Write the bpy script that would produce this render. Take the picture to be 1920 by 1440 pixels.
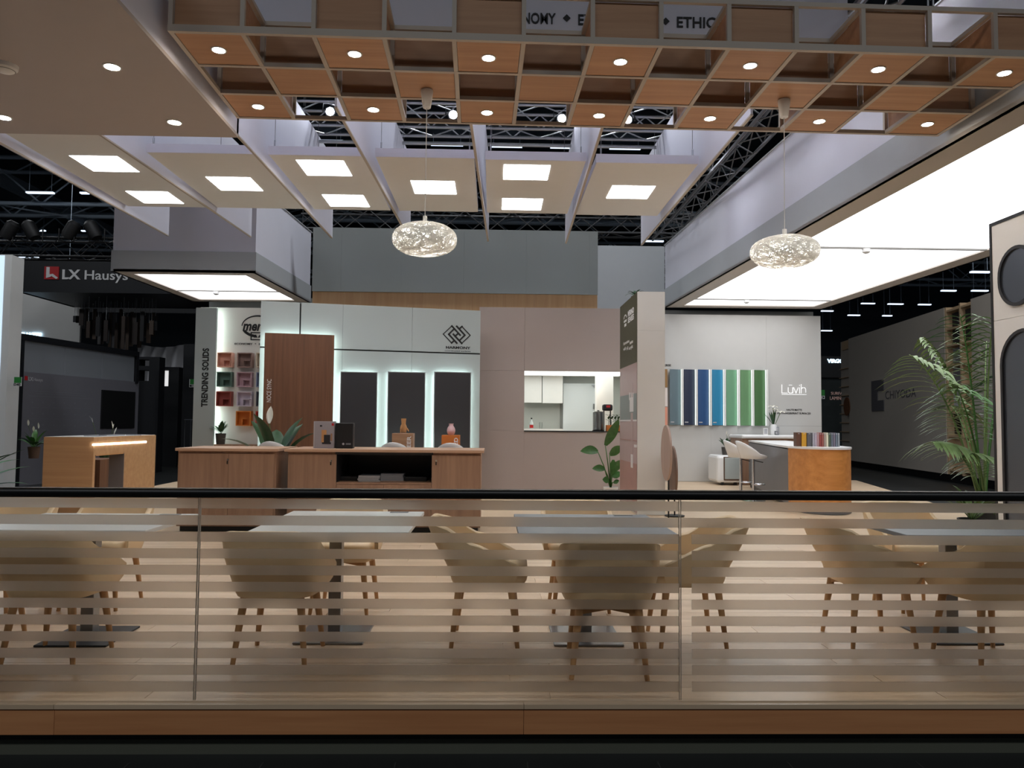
import bpy, bmesh, math, random
from mathutils import Vector, Matrix

for _o in list(bpy.data.objects):
    bpy.data.objects.remove(_o)
SC = bpy.context.scene
COL = SC.collection
rnd = random.Random(7)

# ------------------------------------------------------------ camera
F_PX, CXP, CYP = 1442.0, 960.0, 720.0
CAM = Vector((0, 0, 1.30))
_y, _p, _r = math.radians(1.4), math.radians(2.9), math.radians(0.5)
FW = Vector((math.sin(_y) * math.cos(_p), math.cos(_y) * math.cos(_p), math.sin(_p)))
_R0 = Vector((math.cos(_y), -math.sin(_y), 0))
_U0 = _R0.cross(FW)
RT = _R0 * math.cos(_r) + _U0 * math.sin(_r)
UP = _U0 * math.cos(_r) - _R0 * math.sin(_r)
cd = bpy.data.cameras.new('camera')
cam = bpy.data.objects.new('camera', cd)
COL.objects.link(cam)
cd.sensor_width = 36.0
cd.lens = 36.0 * F_PX / 1920.0
cd.clip_start, cd.clip_end = 0.05, 200
_m = Matrix((RT, UP, -FW)).transposed().to_4x4()
_m.translation = CAM
cam.matrix_world = _m
SC.camera = cam

# ------------------------------------------------------------ world and exposure
w = bpy.data.worlds.new('hall_dark')
SC.world = w
w.use_nodes = True
w.node_tree.nodes['Background'].inputs[0].default_value = (0.75, 0.85, 1.0, 1)
w.node_tree.nodes['Background'].inputs[1].default_value = 0.03
SC.view_settings.view_transform = 'Standard'
SC.view_settings.look = 'None'
SC.view_settings.gamma = 1.0
SC.view_settings.use_curve_mapping = False
SC.view_settings.exposure = 0.0
# unseen area lights added as hall fill, in rows over aisles and stands
for _x, _yy, _z, _e in [(-14 + 7 * k, -5.5, 10.0, 190) for k in range(5)] + [(-18 + 9 * k, 14.5, 11.6, 330) for k in range(5)] + [(-17, 26, 11.6, 330), (17, 26, 11.6, 330)]:
    _l = bpy.data.lights.new('hall_fill_light', 'AREA'); _l.shape = 'RECTANGLE'; _l.size = 3.0; _l.size_y = 1.0
    _l.energy = _e; _l.color = (.92, .96, 1.0)
    _o = bpy.data.objects.new('hall_fill_light', _l); COL.objects.link(_o)
    _o.location = (_x, _yy, _z)

L_CEIL, L_PANEL, L_STRIP, L_DOWN, L_FLOOD, L_HALL = 2.8, 11.0, 13.0, 190.0, 90.0, 1.6

# ------------------------------------------------------------ photo measurements to metres
def ray(x, y):
    return FW + RT * ((x - CXP) / F_PX) - UP * ((y - CYP) / F_PX)
def PY(x, y, Y):
    d = ray(x, y); return CAM + d * ((Y - CAM.y) / d.y)
def PZ(x, y, Z):
    d = ray(x, y); return CAM + d * ((Z - CAM.z) / d.z)
def PX(x, y, X):
    d = ray(x, y); return CAM + d * ((X - CAM.x) / d.x)
def rect(x0, y0, x1, y1, Y):
    """X0, X1, Z0, Z1 of a rectangle standing on the plane at depth Y"""
    xm, ym = (x0 + x1) / 2, (y0 + y1) / 2
    return PY(x0, ym, Y).x, PY(x1, ym, Y).x, PY(xm, y1, Y).z, PY(xm, y0, Y).z

class Frame:
    """a standing wall plane: u along it, w out of it (towards the viewer), z up"""
    def __init__(s, a, b):
        s.o = Vector((a[0], a[1], 0)); d = Vector((b[0] - a[0], b[1] - a[1], 0))
        s.len = d.length; s.u = d.normalized(); s.n = Vector((s.u.y, -s.u.x, 0))
    def uv(s, x, y, w=0.0):
        d = ray(x, y); t = (s.o + s.n * w - CAM).dot(s.n) / d.dot(s.n)
        p = CAM + d * t
        return (p - s.o).dot(s.u), p.z
    def pt(s, u, w, z):
        return s.o + s.u * u + s.n * w + Vector((0, 0, z))
    def rect(s, x0, y0, x1, y1, w=0.0):
        xm, ym = (x0 + x1) / 2, (y0 + y1) / 2
        return s.uv(x0, ym, w)[0], s.uv(x1, ym, w)[0], s.uv(xm, y1, w)[1], s.uv(xm, y0, w)[1]

# ------------------------------------------------------------ mesh helpers
WOFF = {}
def nv(v):
    return Vector(v)
class MB:
    def __init__(s):
        s.v, s.f = [], []
    def add(s, vs, fs):
        n = len(s.v); s.v += [Vector(a) for a in vs]; s.f += [tuple(i + n for i in f) for f in fs]; return s
    def box(s, x0, x1, y0, y1, z0, z1):
        x0, x1 = min(x0, x1), max(x0, x1); y0, y1 = min(y0, y1), max(y0, y1); z0, z1 = min(z0, z1), max(z0, z1)
        return s.add([(x0, y0, z0), (x1, y0, z0), (x1, y1, z0), (x0, y1, z0), (x0, y0, z1), (x1, y0, z1), (x1, y1, z1), (x0, y1, z1)],
                     [(3, 2, 1, 0), (4, 5, 6, 7), (0, 1, 5, 4), (1, 2, 6, 5), (2, 3, 7, 6), (3, 0, 4, 7)])
    def fbox(s, F, u0, u1, w0, w1, z0, z1):
        u0, u1 = min(u0, u1), max(u0, u1); w0, w1 = min(w0, w1), max(w0, w1)
        q = [F.pt(u, w, z) for z in (z0, z1) for (u, w) in ((u0, w1), (u1, w1), (u1, w0), (u0, w0))]
        return s.add(q, [(3, 2, 1, 0), (4, 5, 6, 7), (0, 1, 5, 4), (1, 2, 6, 5), (2, 3, 7, 6), (3, 0, 4, 7)])
    def prism(s, pts, ex):
        """polygon (3D points) pushed along the vector ex"""
        ex = Vector(ex); n = len(pts); a = [Vector(p) for p in pts]
        s.add(a + [p + ex for p in a], [tuple(range(n - 1, -1, -1)), tuple(range(n, 2 * n))] +
              [(i, (i + 1) % n, n + (i + 1) % n, n + i) for i in range(n)])
        return s
    def tube(s, pts, r, n=8, caps=True):
        pts = [Vector(p) for p in pts]; m = len(pts)
        rs = r if isinstance(r, (list, tuple)) else [r] * m
        vs = []; prev = None
        for i, p in enumerate(pts):
            t = (pts[min(i + 1, m - 1)] - pts[max(i - 1, 0)]).normalized()
            if prev is None:
                a = Vector((0, 0, 1)) if abs(t.z) < .9 else Vector((1, 0, 0))
                e1 = t.cross(a).normalized()
            else:
                e1 = (prev - t * prev.dot(t)).normalized()
            prev = e1; e2 = t.cross(e1)
            for k in range(n):
                q = 2 * math.pi * k / n
                vs.append(p + (e1 * math.cos(q) + e2 * math.sin(q)) * rs[i])
        fs = [(i * n + k, i * n + (k + 1) % n, (i + 1) * n + (k + 1) % n, (i + 1) * n + k) for i in range(m - 1) for k in range(n)]
        if caps:
            fs += [tuple(range(n - 1, -1, -1)), tuple((m - 1) * n + k for k in range(n))]
        return s.add(vs, fs)
    def lathe(s, prof, c, n=24, caps=True):
        """profile [(r, z)] spun about the vertical through c"""
        c = Vector(c); m = len(prof); vs = []
        for (r, z) in prof:
            for k in range(n):
                q = 2 * math.pi * k / n
                vs.append(c + Vector((r * math.cos(q), r * math.sin(q), z)))
        fs = [(i * n + k, i * n + (k + 1) % n, (i + 1) * n + (k + 1) % n, (i + 1) * n + k) for i in range(m - 1) for k in range(n)]
        if caps: fs += [tuple(range(n - 1, -1, -1)), tuple((m - 1) * n + k for k in range(n))]
        return s.add(vs, fs)
    def ell(s, c, r, n=16, m=10):
        r = r if isinstance(r, (tuple, list)) else (r, r, r)
        s0 = len(s.v)
        prof = [(math.sin(math.pi * (i + .02) / (m + .04)), -math.cos(math.pi * (i + .02) / (m + .04))) for i in range(m + 1)]
        s.lathe(prof, (0, 0, 0), n)
        for i in range(s0, len(s.v)):
            v = s.v[i]; s.v[i] = Vector((v.x * r[0] + c[0], v.y * r[1] + c[1], v.z * r[2] + c[2]))
        return s
    def sheet(s, rows, close=False):
        """rows of points joined into a surface"""
        m, n = len(rows), len(rows[0])
        s.add([p for r in rows for p in r],
              [(i * n + k, i * n + (k + 1) % n, (i + 1) * n + (k + 1) % n, (i + 1) * n + k)
               for i in range(m - 1) for k in range(n if close else n - 1)])
        return s
    def leaf(s, base, d, length, width, droop=.4, seg=6, fold=.25, side=None):
        base = Vector(base); d = Vector(d).normalized()
        sd = d.cross(Vector((0, 0, 1)))
        if sd.length < .05: sd = Vector((1, 0, 0))
        sd.normalize()
        if side is not None:
            sd = (Vector(side) - d * d.dot(Vector(side))).normalized()
        up = sd.cross(d); p = base.copy(); rows = []
        cur = d.copy()
        for i in range(seg + 1):
            t = i / seg
            wd = width * .5 * (math.sin(math.pi * min(1, t * .93 + .07)) ** .8) + .001
            rows.append([p + sd * wd + up * wd * fold, p.copy(), p - sd * wd + up * wd * fold])
            cur = (cur + Vector((0, 0, -droop / seg))).normalized()
            p = p + cur * (length / seg)
            up = sd.cross(cur)
        return s.sheet(rows)
    def xf(s, M):
        s.v = [M @ a for a in s.v]; return s
    def build(s, name, mat, parent=None, label=None, cat=None, group=None, kind=None, smooth=False, bevel=0, local=False):
        me = bpy.data.meshes.new(name)
        off = Vector((0, 0, 0)); o = bpy.data.objects.new(name, me)
        if parent is not None:
            off = Vector((0, 0, 0)) if local else WOFF.get(parent.name, Vector((0, 0, 0)))
            WOFF[o.name] = off
            o.parent = parent
        elif not local:
            xs = [a.x for a in s.v]; ys = [a.y for a in s.v]
            off = Vector(((min(xs) + max(xs)) / 2, (min(ys) + max(ys)) / 2, min(a.z for a in s.v)))
            o.location = off; WOFF[o.name] = off
        me.from_pydata([tuple(a - off) for a in s.v], [], s.f)
        if bevel:
            bm = bmesh.new(); bm.from_mesh(me)
            bmesh.ops.remove_doubles(bm, verts=bm.verts, dist=1e-5)
            bmesh.ops.bevel(bm, geom=[e for e in bm.edges if len(e.link_faces) == 2 and e.calc_face_angle(0) > .6], offset=bevel, segments=2, affect='EDGES', profile=.5)
            bm.to_mesh(me); bm.free()
        me.materials.append(MAT[mat] if isinstance(mat, str) else mat)
        if smooth:
            for p in me.polygons: p.use_smooth = True
            if smooth != 'all':
                me.set_sharp_from_angle(angle=math.radians(38))
        COL.objects.link(o)
        tag(o, label, cat, group, kind)
        return o
def tag(o, label=None, cat=None, group=None, kind=None):
    if label: o['label'] = label
    if cat: o['category'] = cat
    if group: o['group'] = group
    if kind: o['kind'] = kind
    return o
def thing(name, label=None, cat=None, loc=(0, 0, 0), rz=0, group=None, kind=None):
    o = bpy.data.objects.new(name, None)
    o.empty_display_size = .1
    COL.objects.link(o); o.location = loc; o.rotation_euler = (0, 0, rz)
    WOFF[o.name] = Vector(loc)
    return tag(o, label, cat, group, kind)
def kids(o):
    return [c for c in bpy.data.objects if c.parent == o]
def dup(o, loc=None, rz=None, label=None, group=None, parent=None):
    ch = CH.get(o.name)
    if ch is None:
        ch = CH[o.name] = kids(o)
    c = o.copy(); COL.objects.link(c); c.parent = parent
    if loc is not None: c.location = loc
    if rz is not None: c.rotation_euler = (0, 0, rz)
    if label: c['label'] = label
    if group: c['group'] = group
    for k in ch: dup(k, parent=c)
    return c
CH = {}
def text(s, p, right, up, width, height, name, mat, parent=None, depth=.006, fat=0.0, italic=0.0, label=None, local=False, **kw):
    """letters as a thin solid; p = left foot, right / up = directions, width and cap height in metres"""
    cu = bpy.data.curves.new('t', 'FONT'); cu.body = s; cu.size = 1; cu.offset = fat; cu.shear = italic
    cu.resolution_u = 3
    t = bpy.data.objects.new('t', cu); COL.objects.link(t)
    dg = bpy.context.evaluated_depsgraph_get()
    me = bpy.data.meshes.new_from_object(t.evaluated_get(dg))
    xs = [v.co.x for v in me.vertices]
    x0, x1 = min(xs), max(xs)
    CAPH = .73
    right, up = Vector(right).normalized(), Vector(up).normalized(); nn = right.cross(up)
    kx, ky = width / (x1 - x0), height / CAPH
    mb = MB(); vs = [Vector(p) + right * (v.co.x - x0) * kx + up * v.co.y * ky for v in me.vertices]
    n = len(vs); fs = [tuple(q.vertices) for q in me.polygons]
    cnt = {}
    for f in fs:
        for i in range(len(f)):
            a, b = f[i], f[(i + 1) % len(f)]
            cnt[(a, b)] = 1
    fl = [tuple(i + n for i in f) for f in fs]
    sides = [(b, a, a + n, b + n) for (a, b) in cnt if (b, a) not in cnt]
    mb.add(vs + [v + nn * depth for v in vs], fl + [(x, y, z, q) for (x, y, z, q) in sides])
    bpy.data.objects.remove(t); bpy.data.meshes.remove(me); bpy.data.curves.remove(cu)
    return mb.build(name, mat, parent, label=label, local=local, **kw)

# ------------------------------------------------------------ materials
MAT = {}
def lin(c):
    return tuple(((x / 255 / 12.92) if x / 255 <= .04045 else ((x / 255 + .055) / 1.055) ** 2.4) for x in c) + (1,)
def mat(name, c, rough=.5, metal=0, spec=.5, var=.0, scale=6, bump=0, coat=0, trans=0):
    m = bpy.data.materials.new(name); m.use_nodes = True; nt = m.node_tree
    b = nt.nodes['Principled BSDF']
    b.inputs['Base Color'].default_value = lin(c)
    b.inputs['Roughness'].default_value = rough; b.inputs['Metallic'].default_value = metal
    b.inputs['Specular IOR Level'].default_value = spec; b.inputs['Coat Weight'].default_value = coat
    if var or bump:
        tc = nt.nodes.new('ShaderNodeTexCoord'); no = nt.nodes.new('ShaderNodeTexNoise')
        no.inputs['Scale'].default_value = scale; no.inputs['Detail'].default_value = 5
        nt.links.new(tc.outputs['Object'], no.inputs['Vector'])
        if var:
            mx = nt.nodes.new('ShaderNodeMix'); mx.data_type = 'RGBA'
            mx.inputs['A'].default_value = lin(tuple(max(0, x * (1 - var)) for x in c))
            mx.inputs['B'].default_value = lin(tuple(min(255, x * (1 + var)) for x in c))
            nt.links.new(no.outputs['Fac'], mx.inputs['Factor']); nt.links.new(mx.outputs['Result'], b.inputs['Base Color'])
        if bump:
            bp = nt.nodes.new('ShaderNodeBump'); bp.inputs['Strength'].default_value = bump; bp.inputs['Distance'].default_value = .01
            nt.links.new(no.outputs['Fac'], bp.inputs['Height']); nt.links.new(bp.outputs['Normal'], b.inputs['Normal'])
    MAT[name] = m
    return m
def emit(name, c, s):
    m = bpy.data.materials.new(name); m.use_nodes = True; nt = m.node_tree
    b = nt.nodes['Principled BSDF']
    b.inputs['Base Color'].default_value = lin((200, 200, 200))
    b.inputs['Emission Color'].default_value = lin(c); b.inputs['Emission Strength'].default_value = s
    MAT[name] = m
def wood(name, c1, c2, axis='x', rough=.45, grain=14, stretch=.05, rvar=.0):
    m = bpy.data.materials.new(name); m.use_nodes = True; nt = m.node_tree
    b = nt.nodes['Principled BSDF']; b.inputs['Roughness'].default_value = rough
    tc = nt.nodes.new('ShaderNodeTexCoord'); oi = nt.nodes.new('ShaderNodeObjectInfo')
    ad = nt.nodes.new('ShaderNodeVectorMath'); ad.operation = 'MULTIPLY_ADD'
    mp = nt.nodes.new('ShaderNodeMapping')
    sc = {'x': (stretch, 1, 1), 'y': (1, stretch, 1), 'z': (1, 1, stretch)}[axis]
    mp.inputs['Scale'].default_value = [x * grain for x in sc]
    cb = nt.nodes.new('ShaderNodeCombineXYZ')
    for i in range(3): nt.links.new(oi.outputs['Random'], cb.inputs[i])
    ad.inputs[1].default_value = (9, 9, 9)
    nt.links.new(cb.outputs[0], ad.inputs[0]); nt.links.new(tc.outputs['Object'], ad.inputs[2])
    nt.links.new(ad.outputs[0], mp.inputs['Vector'])
    n1 = nt.nodes.new('ShaderNodeTexNoise'); n1.inputs['Scale'].default_value = 1; n1.inputs['Detail'].default_value = 6; n1.inputs['Roughness'].default_value = .62
    nt.links.new(mp.outputs[0], n1.inputs['Vector'])
    rp = nt.nodes.new('ShaderNodeValToRGB'); rp.color_ramp.elements[0].position = .32; rp.color_ramp.elements[1].position = .7
    rp.color_ramp.elements[0].color = lin(c1); rp.color_ramp.elements[1].color = lin(c2)
    nt.links.new(n1.outputs['Fac'], rp.inputs[0])
    last = rp.outputs[0]
    if rvar:
        hs = nt.nodes.new('ShaderNodeHueSaturation')
        mr = nt.nodes.new('ShaderNodeMapRange'); mr.inputs[3].default_value = 1 - rvar; mr.inputs[4].default_value = 1 + rvar
        nt.links.new(oi.outputs['Random'], mr.inputs[0]); nt.links.new(mr.outputs[0], hs.inputs['Value']); nt.links.new(last, hs.inputs['Color'])
        last = hs.outputs[0]
    nt.links.new(last, b.inputs['Base Color'])
    bp = nt.nodes.new('ShaderNodeBump'); bp.inputs['Strength'].default_value = .08; bp.inputs['Distance'].default_value = .004
    nt.links.new(n1.outputs['Fac'], bp.inputs['Height']); nt.links.new(bp.outputs[0], b.inputs['Normal'])
    MAT[name] = m

mat('white_lav', (222, 222, 234), .6, var=.015, scale=2)
mat('white_paint', (232, 231, 228), .55, var=.01)
mat('white_gloss', (236, 236, 236), .25)
mat('cool_wall', (168, 177, 177), .55, var=.012, scale=1.5)
mat('warm_wall', (222, 220, 214), .6, var=.01)
mat('luvih_wall', (196, 195, 192), .6, var=.012)
mat('mauve', (176, 163, 157), .45, var=.02, scale=1.2)
mat('blue_grey', (146, 152, 150), .55, var=.015, scale=1.5)
mat('band_grey', (178, 182, 186), .55, var=.01)
mat('beige_under', (228, 226, 222), .6, var=.01)
mat('taupe_frame', (186, 174, 160), .45)
mat('taupe_under', (186, 178, 170), .6)
mat('soffit', (180, 170, 165), .6, var=.01)
mat('edge_grey', (130, 128, 124), .5)
mat('black_rail', (10, 10, 11), .38)
mat('black', (14, 14, 15), .5)
mat('near_black', (22, 23, 26), .45)
mat('dark_panel', (44, 44, 47), .5, var=.02, scale=3)
mat('char', (38, 39, 43), .5)
mat('shadow_gap', (24, 26, 28), .6)
mat('seam', (120, 122, 122), .7)
mat('aluminium', (170, 172, 176), .35, metal=.9)
mat('dark_alu', (96, 96, 98), .42, metal=.7)
mat('chrome', (215, 215, 218), .12, metal=1)
mat('steel', (150, 152, 155), .3, metal=1)
mat('cream_leather', (226, 198, 158), .5, var=.03, scale=30, bump=.04)
mat('marble_white', (226, 226, 224), .3, var=.03, scale=4)
mat('stone_grey', (128, 134, 142), .35, var=.09, scale=5)
mat('hall_floor', (40, 42, 42), .42, var=.22, scale=2.2)
mat('hall_grout', (58, 60, 58), .6)
mat('plinth', (88, 90, 78), .7)
mat('hall_dark', (44, 51, 58), .8)
mat('hall_steel', (168, 182, 196), .6)
mat('stage_black', (12, 12, 14), .6)
mat('leaf', (58, 100, 44), .4, var=.25, scale=20)
mat('leaf_dark', (38, 72, 40), .4, var=.25, scale=20)
mat('leaf_palm', (92, 116, 66), .45, var=.3, scale=9)
mat('stem', (76, 98, 50), .5)
mat('petal', (236, 234, 222), .5)
mat('pot_white', (226, 225, 222), .4)
mat('pot_dark', (62, 58, 54), .5)
mat('pot_brown', (86, 62, 46), .6)
mat('soil', (40, 30, 22), .9, bump=.4, scale=40)
mat('red', (186, 32, 38), .5)
mat('sign_green', (52, 140, 62), .5)
mat('cord', (200, 200, 198), .6)
mat('string', (252, 251, 248), .7)
mat('pink', (214, 176, 178), .6)
mat('hand_wood', (196, 146, 96), .5, var=.06, scale=18)
mat('orange_box', (196, 112, 44), .5)
mat('grey_lam', (110, 108, 110), .5, var=.03)
mat('olive', (70, 70, 50), .5, var=.06, scale=4)
mat('poster_mauve', (172, 150, 148), .5, var=.02)
mat('poster_grey', (120, 128, 126), .5)
mat('poster_floor', (162, 124, 116), .5, var=.05)
mat('poster_light', (214, 210, 210), .5)
mat('lx_grey', (112, 111, 118), .4, var=.02)
mat('lx_dark', (16, 18, 23), .5)
mat('lx_glass', (132, 136, 142), .12, spec=.6)
mat('curtain', (30, 36, 36), .9, var=.3, scale=3)
mat('chiyoda', (176, 168, 158), .6, var=.015)
mat('chiyoda_logo', (92, 90, 94), .5)
mat('shelf_beige', (186, 160, 128), .6)
mat('cloth_white', (190, 190, 194), .8)
mat('fridge', (222, 228, 230), .3)
mat('kitchen_wall', (206, 210, 206), .5)
mat('splashback_grey', (168, 170, 164), .5)  # the splashback's own grey
mat('print_grey', (176, 176, 180), .5)
mat('print_white', (230, 230, 230), .5)
mat('mag_grey', (120, 122, 128), .5)
mat('box_grey', (158, 154, 160), .5)
mat('oval_glass', (104, 110, 120), .3, metal=.75, spec=.9)
mat('bottle_red', (170, 30, 30), .3)
mat('bottle_clear', (196, 204, 204), .1)
mat('led_body', (210, 210, 210), .5)
emit('e_ceiling', (251, 252, 255), L_CEIL)
emit('e_panel', (253, 252, 252), L_PANEL)
emit('e_strip', (228, 248, 240), L_STRIP)
emit('e_strip_warm', (255, 244, 232), L_STRIP)
emit('e_down', (255, 240, 220), L_DOWN)
emit('e_flood', (240, 244, 255), L_FLOOD)
emit('e_flood2', (244, 246, 255), 190)
emit('e_hall', (214, 232, 255), L_HALL)
emit('e_sign', (190, 228, 255), 3.0)
emit('e_orange', (190, 96, 30), .13)
emit('e_bulb', (255, 253, 248), 190)
emit('e_kitchen', (244, 250, 246), 2.4)
emit('e_niche', (206, 226, 255), 5.0)
emit('e_soft', (228, 248, 240), 1.9)
emit('e_letter', (250, 250, 250), .75)
emit('e_wallwash', (196, 226, 255), 1.0)  # glow standing in for bluish light falling on the neighbour wall
wood('oak_floor', (198, 172, 144), (222, 199, 173), 'x', .38, 9, .06, .05)
wood('oak_floor_far', (202, 176, 146), (218, 193, 164), 'x', .38, 9, .04)
wood('fascia_wood', (192, 128, 82), (216, 152, 102), 'x', .5, 16, .04)
wood('ceil_wood', (172, 126, 90), (194, 148, 110), 'x', .5, 13, .05, .05)
wood('cab_wood', (144, 112, 92), (170, 136, 112), 'z', .5, 16, .05)
wood('cab_top', (186, 150, 124), (204, 170, 144), 'x', .45, 12, .05)
wood('desk_wood', (188, 144, 102), (204, 162, 118), 'x', .45, 14, .04)
wood('noce', (94, 61, 41), (124, 84, 58), 'z', .5, 15, .035)
wood('upper_wood', (186, 146, 102), (204, 166, 122), 'z', .5, 7, .05)
wood('counter_wood', (190, 124, 62), (218, 152, 86), 'x', .42, 10, .05)
wood('leg_wood', (170, 126, 82), (192, 148, 102), 'z', .45, 20, .08)
wood('ped_wood', (150, 112, 84), (176, 138, 106), 'x', .5, 20, .06)
wood('disc_wood', (160, 136, 122), (180, 156, 142), 'z', .5, 10, .06)
wood('disc_brown', (112, 88, 74), (132, 106, 90), 'z', .5, 10, .06)

def glass_mat():
    m = bpy.data.materials.new('clear_glass'); m.use_nodes = True; nt = m.node_tree; nt.nodes.clear()
    out = nt.nodes.new('ShaderNodeOutputMaterial'); mx = nt.nodes.new('ShaderNodeMixShader')
    t = nt.nodes.new('ShaderNodeBsdfTransparent'); g = nt.nodes.new('ShaderNodeBsdfGlossy'); fr = nt.nodes.new('ShaderNodeFresnel')
    t.inputs[0].default_value = (.965, .975, .97, 1); g.inputs['Roughness'].default_value = .02; fr.inputs[0].default_value = 1.2
    nt.links.new(fr.outputs[0], mx.inputs[0]); nt.links.new(t.outputs[0], mx.inputs[1]); nt.links.new(g.outputs[0], mx.inputs[2])
    nt.links.new(mx.outputs[0], out.inputs[0]); MAT['clear_glass'] = m
    m = bpy.data.materials.new('frosted_film'); m.use_nodes = True; nt = m.node_tree; nt.nodes.clear()
    out = nt.nodes.new('ShaderNodeOutputMaterial'); mx = nt.nodes.new('ShaderNodeMixShader')
    r = nt.nodes.new('ShaderNodeBsdfRefraction'); tl = nt.nodes.new('ShaderNodeBsdfTranslucent')
    r.inputs['Color'].default_value = (.93, .905, .875, 1); r.inputs['Roughness'].default_value = .42; r.inputs['IOR'].default_value = 1.3
    df = nt.nodes.new('ShaderNodeBsdfDiffuse'); df.inputs[0].default_value = (.62, .58, .54, 1)
    mx2 = nt.nodes.new('ShaderNodeMixShader'); mx2.inputs[0].default_value = .4
    tl.inputs[0].default_value = (.74, .66, .58, 1)
    nt.links.new(tl.outputs[0], mx2.inputs[1]); nt.links.new(df.outputs[0], mx2.inputs[2])
    mx.inputs[0].default_value = .2
    nt.links.new(r.outputs[0], mx.inputs[1]); nt.links.new(mx2.outputs[0], mx.inputs[2])
    nt.links.new(mx.outputs[0], out.inputs[0]); MAT['frosted_film'] = m
glass_mat()
def string_mat():
    m = MAT['string']; nt = m.node_tree; b = nt.nodes['Principled BSDF']; out = nt.nodes['Material Output']
    tl = nt.nodes.new('ShaderNodeBsdfTranslucent'); tl.inputs[0].default_value = (.97, .965, .95, 1)
    mx = nt.nodes.new('ShaderNodeMixShader'); mx.inputs[0].default_value = .55
    nt.links.new(b.outputs[0], mx.inputs[1]); nt.links.new(tl.outputs[0], mx.inputs[2]); nt.links.new(mx.outputs[0], out.inputs[0])
string_mat()

# ============================================================ THE HALL AND THE PLATFORM
HZ = -0.25                       # hall floor level; the stand's floor is at 0
hf = MB().box(-40, 40, -4, 60, HZ - .1, HZ).build('floor_hall', 'hall_floor', kind='structure', label='dark grey hall floor around the exhibition stand')
for i in range(-9, 10):          # tile joints close to the stand
    MB().box(i * .6 + .17, i * .6 + .176, 1.2, 3.6, HZ - .002, HZ + .0012).build('tile_joint', 'hall_grout', hf)
MB().box(-40, 40, -4, 60, 13.5, 13.7).build('ceiling_hall', 'hall_dark', kind='structure', label='dark ceiling of the exhibition hall')
MB().box(-40, 40, 52, 52.3, HZ, 13.5).build('wall_far', 'hall_dark', kind='structure', label='dark far wall of the exhibition hall')

# platform slab with light oak boards
right_edge = [PZ(1850, 972, 0), PZ(1622, 905, 0)]
e0, e1 = right_edge
kx = (e1.x - e0.x) / (e1.y - e0.y)
poly = [(-6.45, 3.73), (e0.x + (3.73 - e0.y) * kx, 3.73), (e0.x + (18.4 - e0.y) * kx, 18.4), (-6.75, 18.4)]
fl = MB().prism([(x, y, HZ) for x, y in poly], (0, 0, -HZ - .006)).build('floor_platform', 'oak_floor_far', kind='structure', label='light oak floor of the raised stand')
PW = .19
y = 3.665; row = 0
while y < 8.9:
    half = .72 * (y + PW) + .35
    x = -half - rnd.random() * 1.2
    while x < half + .3:
        ln = 1.9
        MB().box(x + .0015, x + ln - .0015, y + .0012, y + PW - .0012, -.006, rnd.uniform(-.0004, .0004)).build('plank', 'oak_floor', fl)
        x += ln
    y += PW; row += 1

# fascia below the glass, black recess, low grey plinth
tr = thing('trim_1', 'brown wooden fascia along the front edge of the platform', None, (0, 3.64, HZ), kind='structure')
ja, jb = PY(102, 1340, 3.63).x, PY(982, 1340, 3.63).x
for a, b in ((-4.6, ja), (ja, jb), (jb, 4.8)):
    MB().box(a + .001, b - .001, 3.63, 3.66, -.137, -.02).build('fascia_board', 'fascia_wood', tr)
    MB().box(a + .001, b - .001, 3.622, 3.675, -.02, .0).build('edge_profile', 'oak_floor_far', tr)
MB().box(-4.6, 4.8, 3.689, 3.72, -.181, -.13).build('recess', 'black', tr)
pl = MB().box(-4.6, 4.8, 3.69, 3.72, HZ, -.182).build('trim_2', 'plinth', kind='structure', label='low dark grey plinth under the wooden fascia')

# ============================================================ GLASS BALUSTRADE
bal = thing('glass_balustrade', 'clear glass balustrade with frosted stripes under a black handrail', 'balustrade', (0, 3.67, 0))
ra, rb = PY(0, 922.5, 3.64), PY(1920, 931, 3.64)
rd = (rb - ra).normalized()
MB().tube([ra - rd * 2, rb + rd * 2], .0235, 20).build('handrail', 'black_rail', bal, smooth=True)
xj1, xj2 = PY(370, 1125, 3.67).x, PY(1275, 1125, 3.67).x
GT = .962
stripes = []
for k in range(12):
    yt = 938.3 + k * 30.87
    stripes.append((PY(960, yt + 18.3, 3.664).z, PY(960, yt, 3.664).z))
for k, (a, b) in enumerate(((-4.3, xj1 - .004), (xj1 + .004, xj2 - .004), (xj2 + .004, 4.4))):
    g = MB().box(a, b, 3.665, 3.675, .0, GT).build('glass_pane', 'clear_glass', bal)
    for q in (b, a):
        if abs(q) < 3: MB().box(q - .001, q + .001, 3.664, 3.676, .0, GT - .02).build('pane_edge', 'taupe_frame', g)
    for i, (z0, z1) in enumerate(stripes):
        aa = a + (.05 if (k == 2 and i > 1) else .001)
        MB().box(aa, b - .001, 3.6618, 3.6642, z0, z1).build('frosted_stripe', 'frosted_film', g)
MB().box(-4.5, 4.6, 3.655, 3.685, -.004, .006).build('glazing_channel', 'oak_floor_far', bal)

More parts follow.
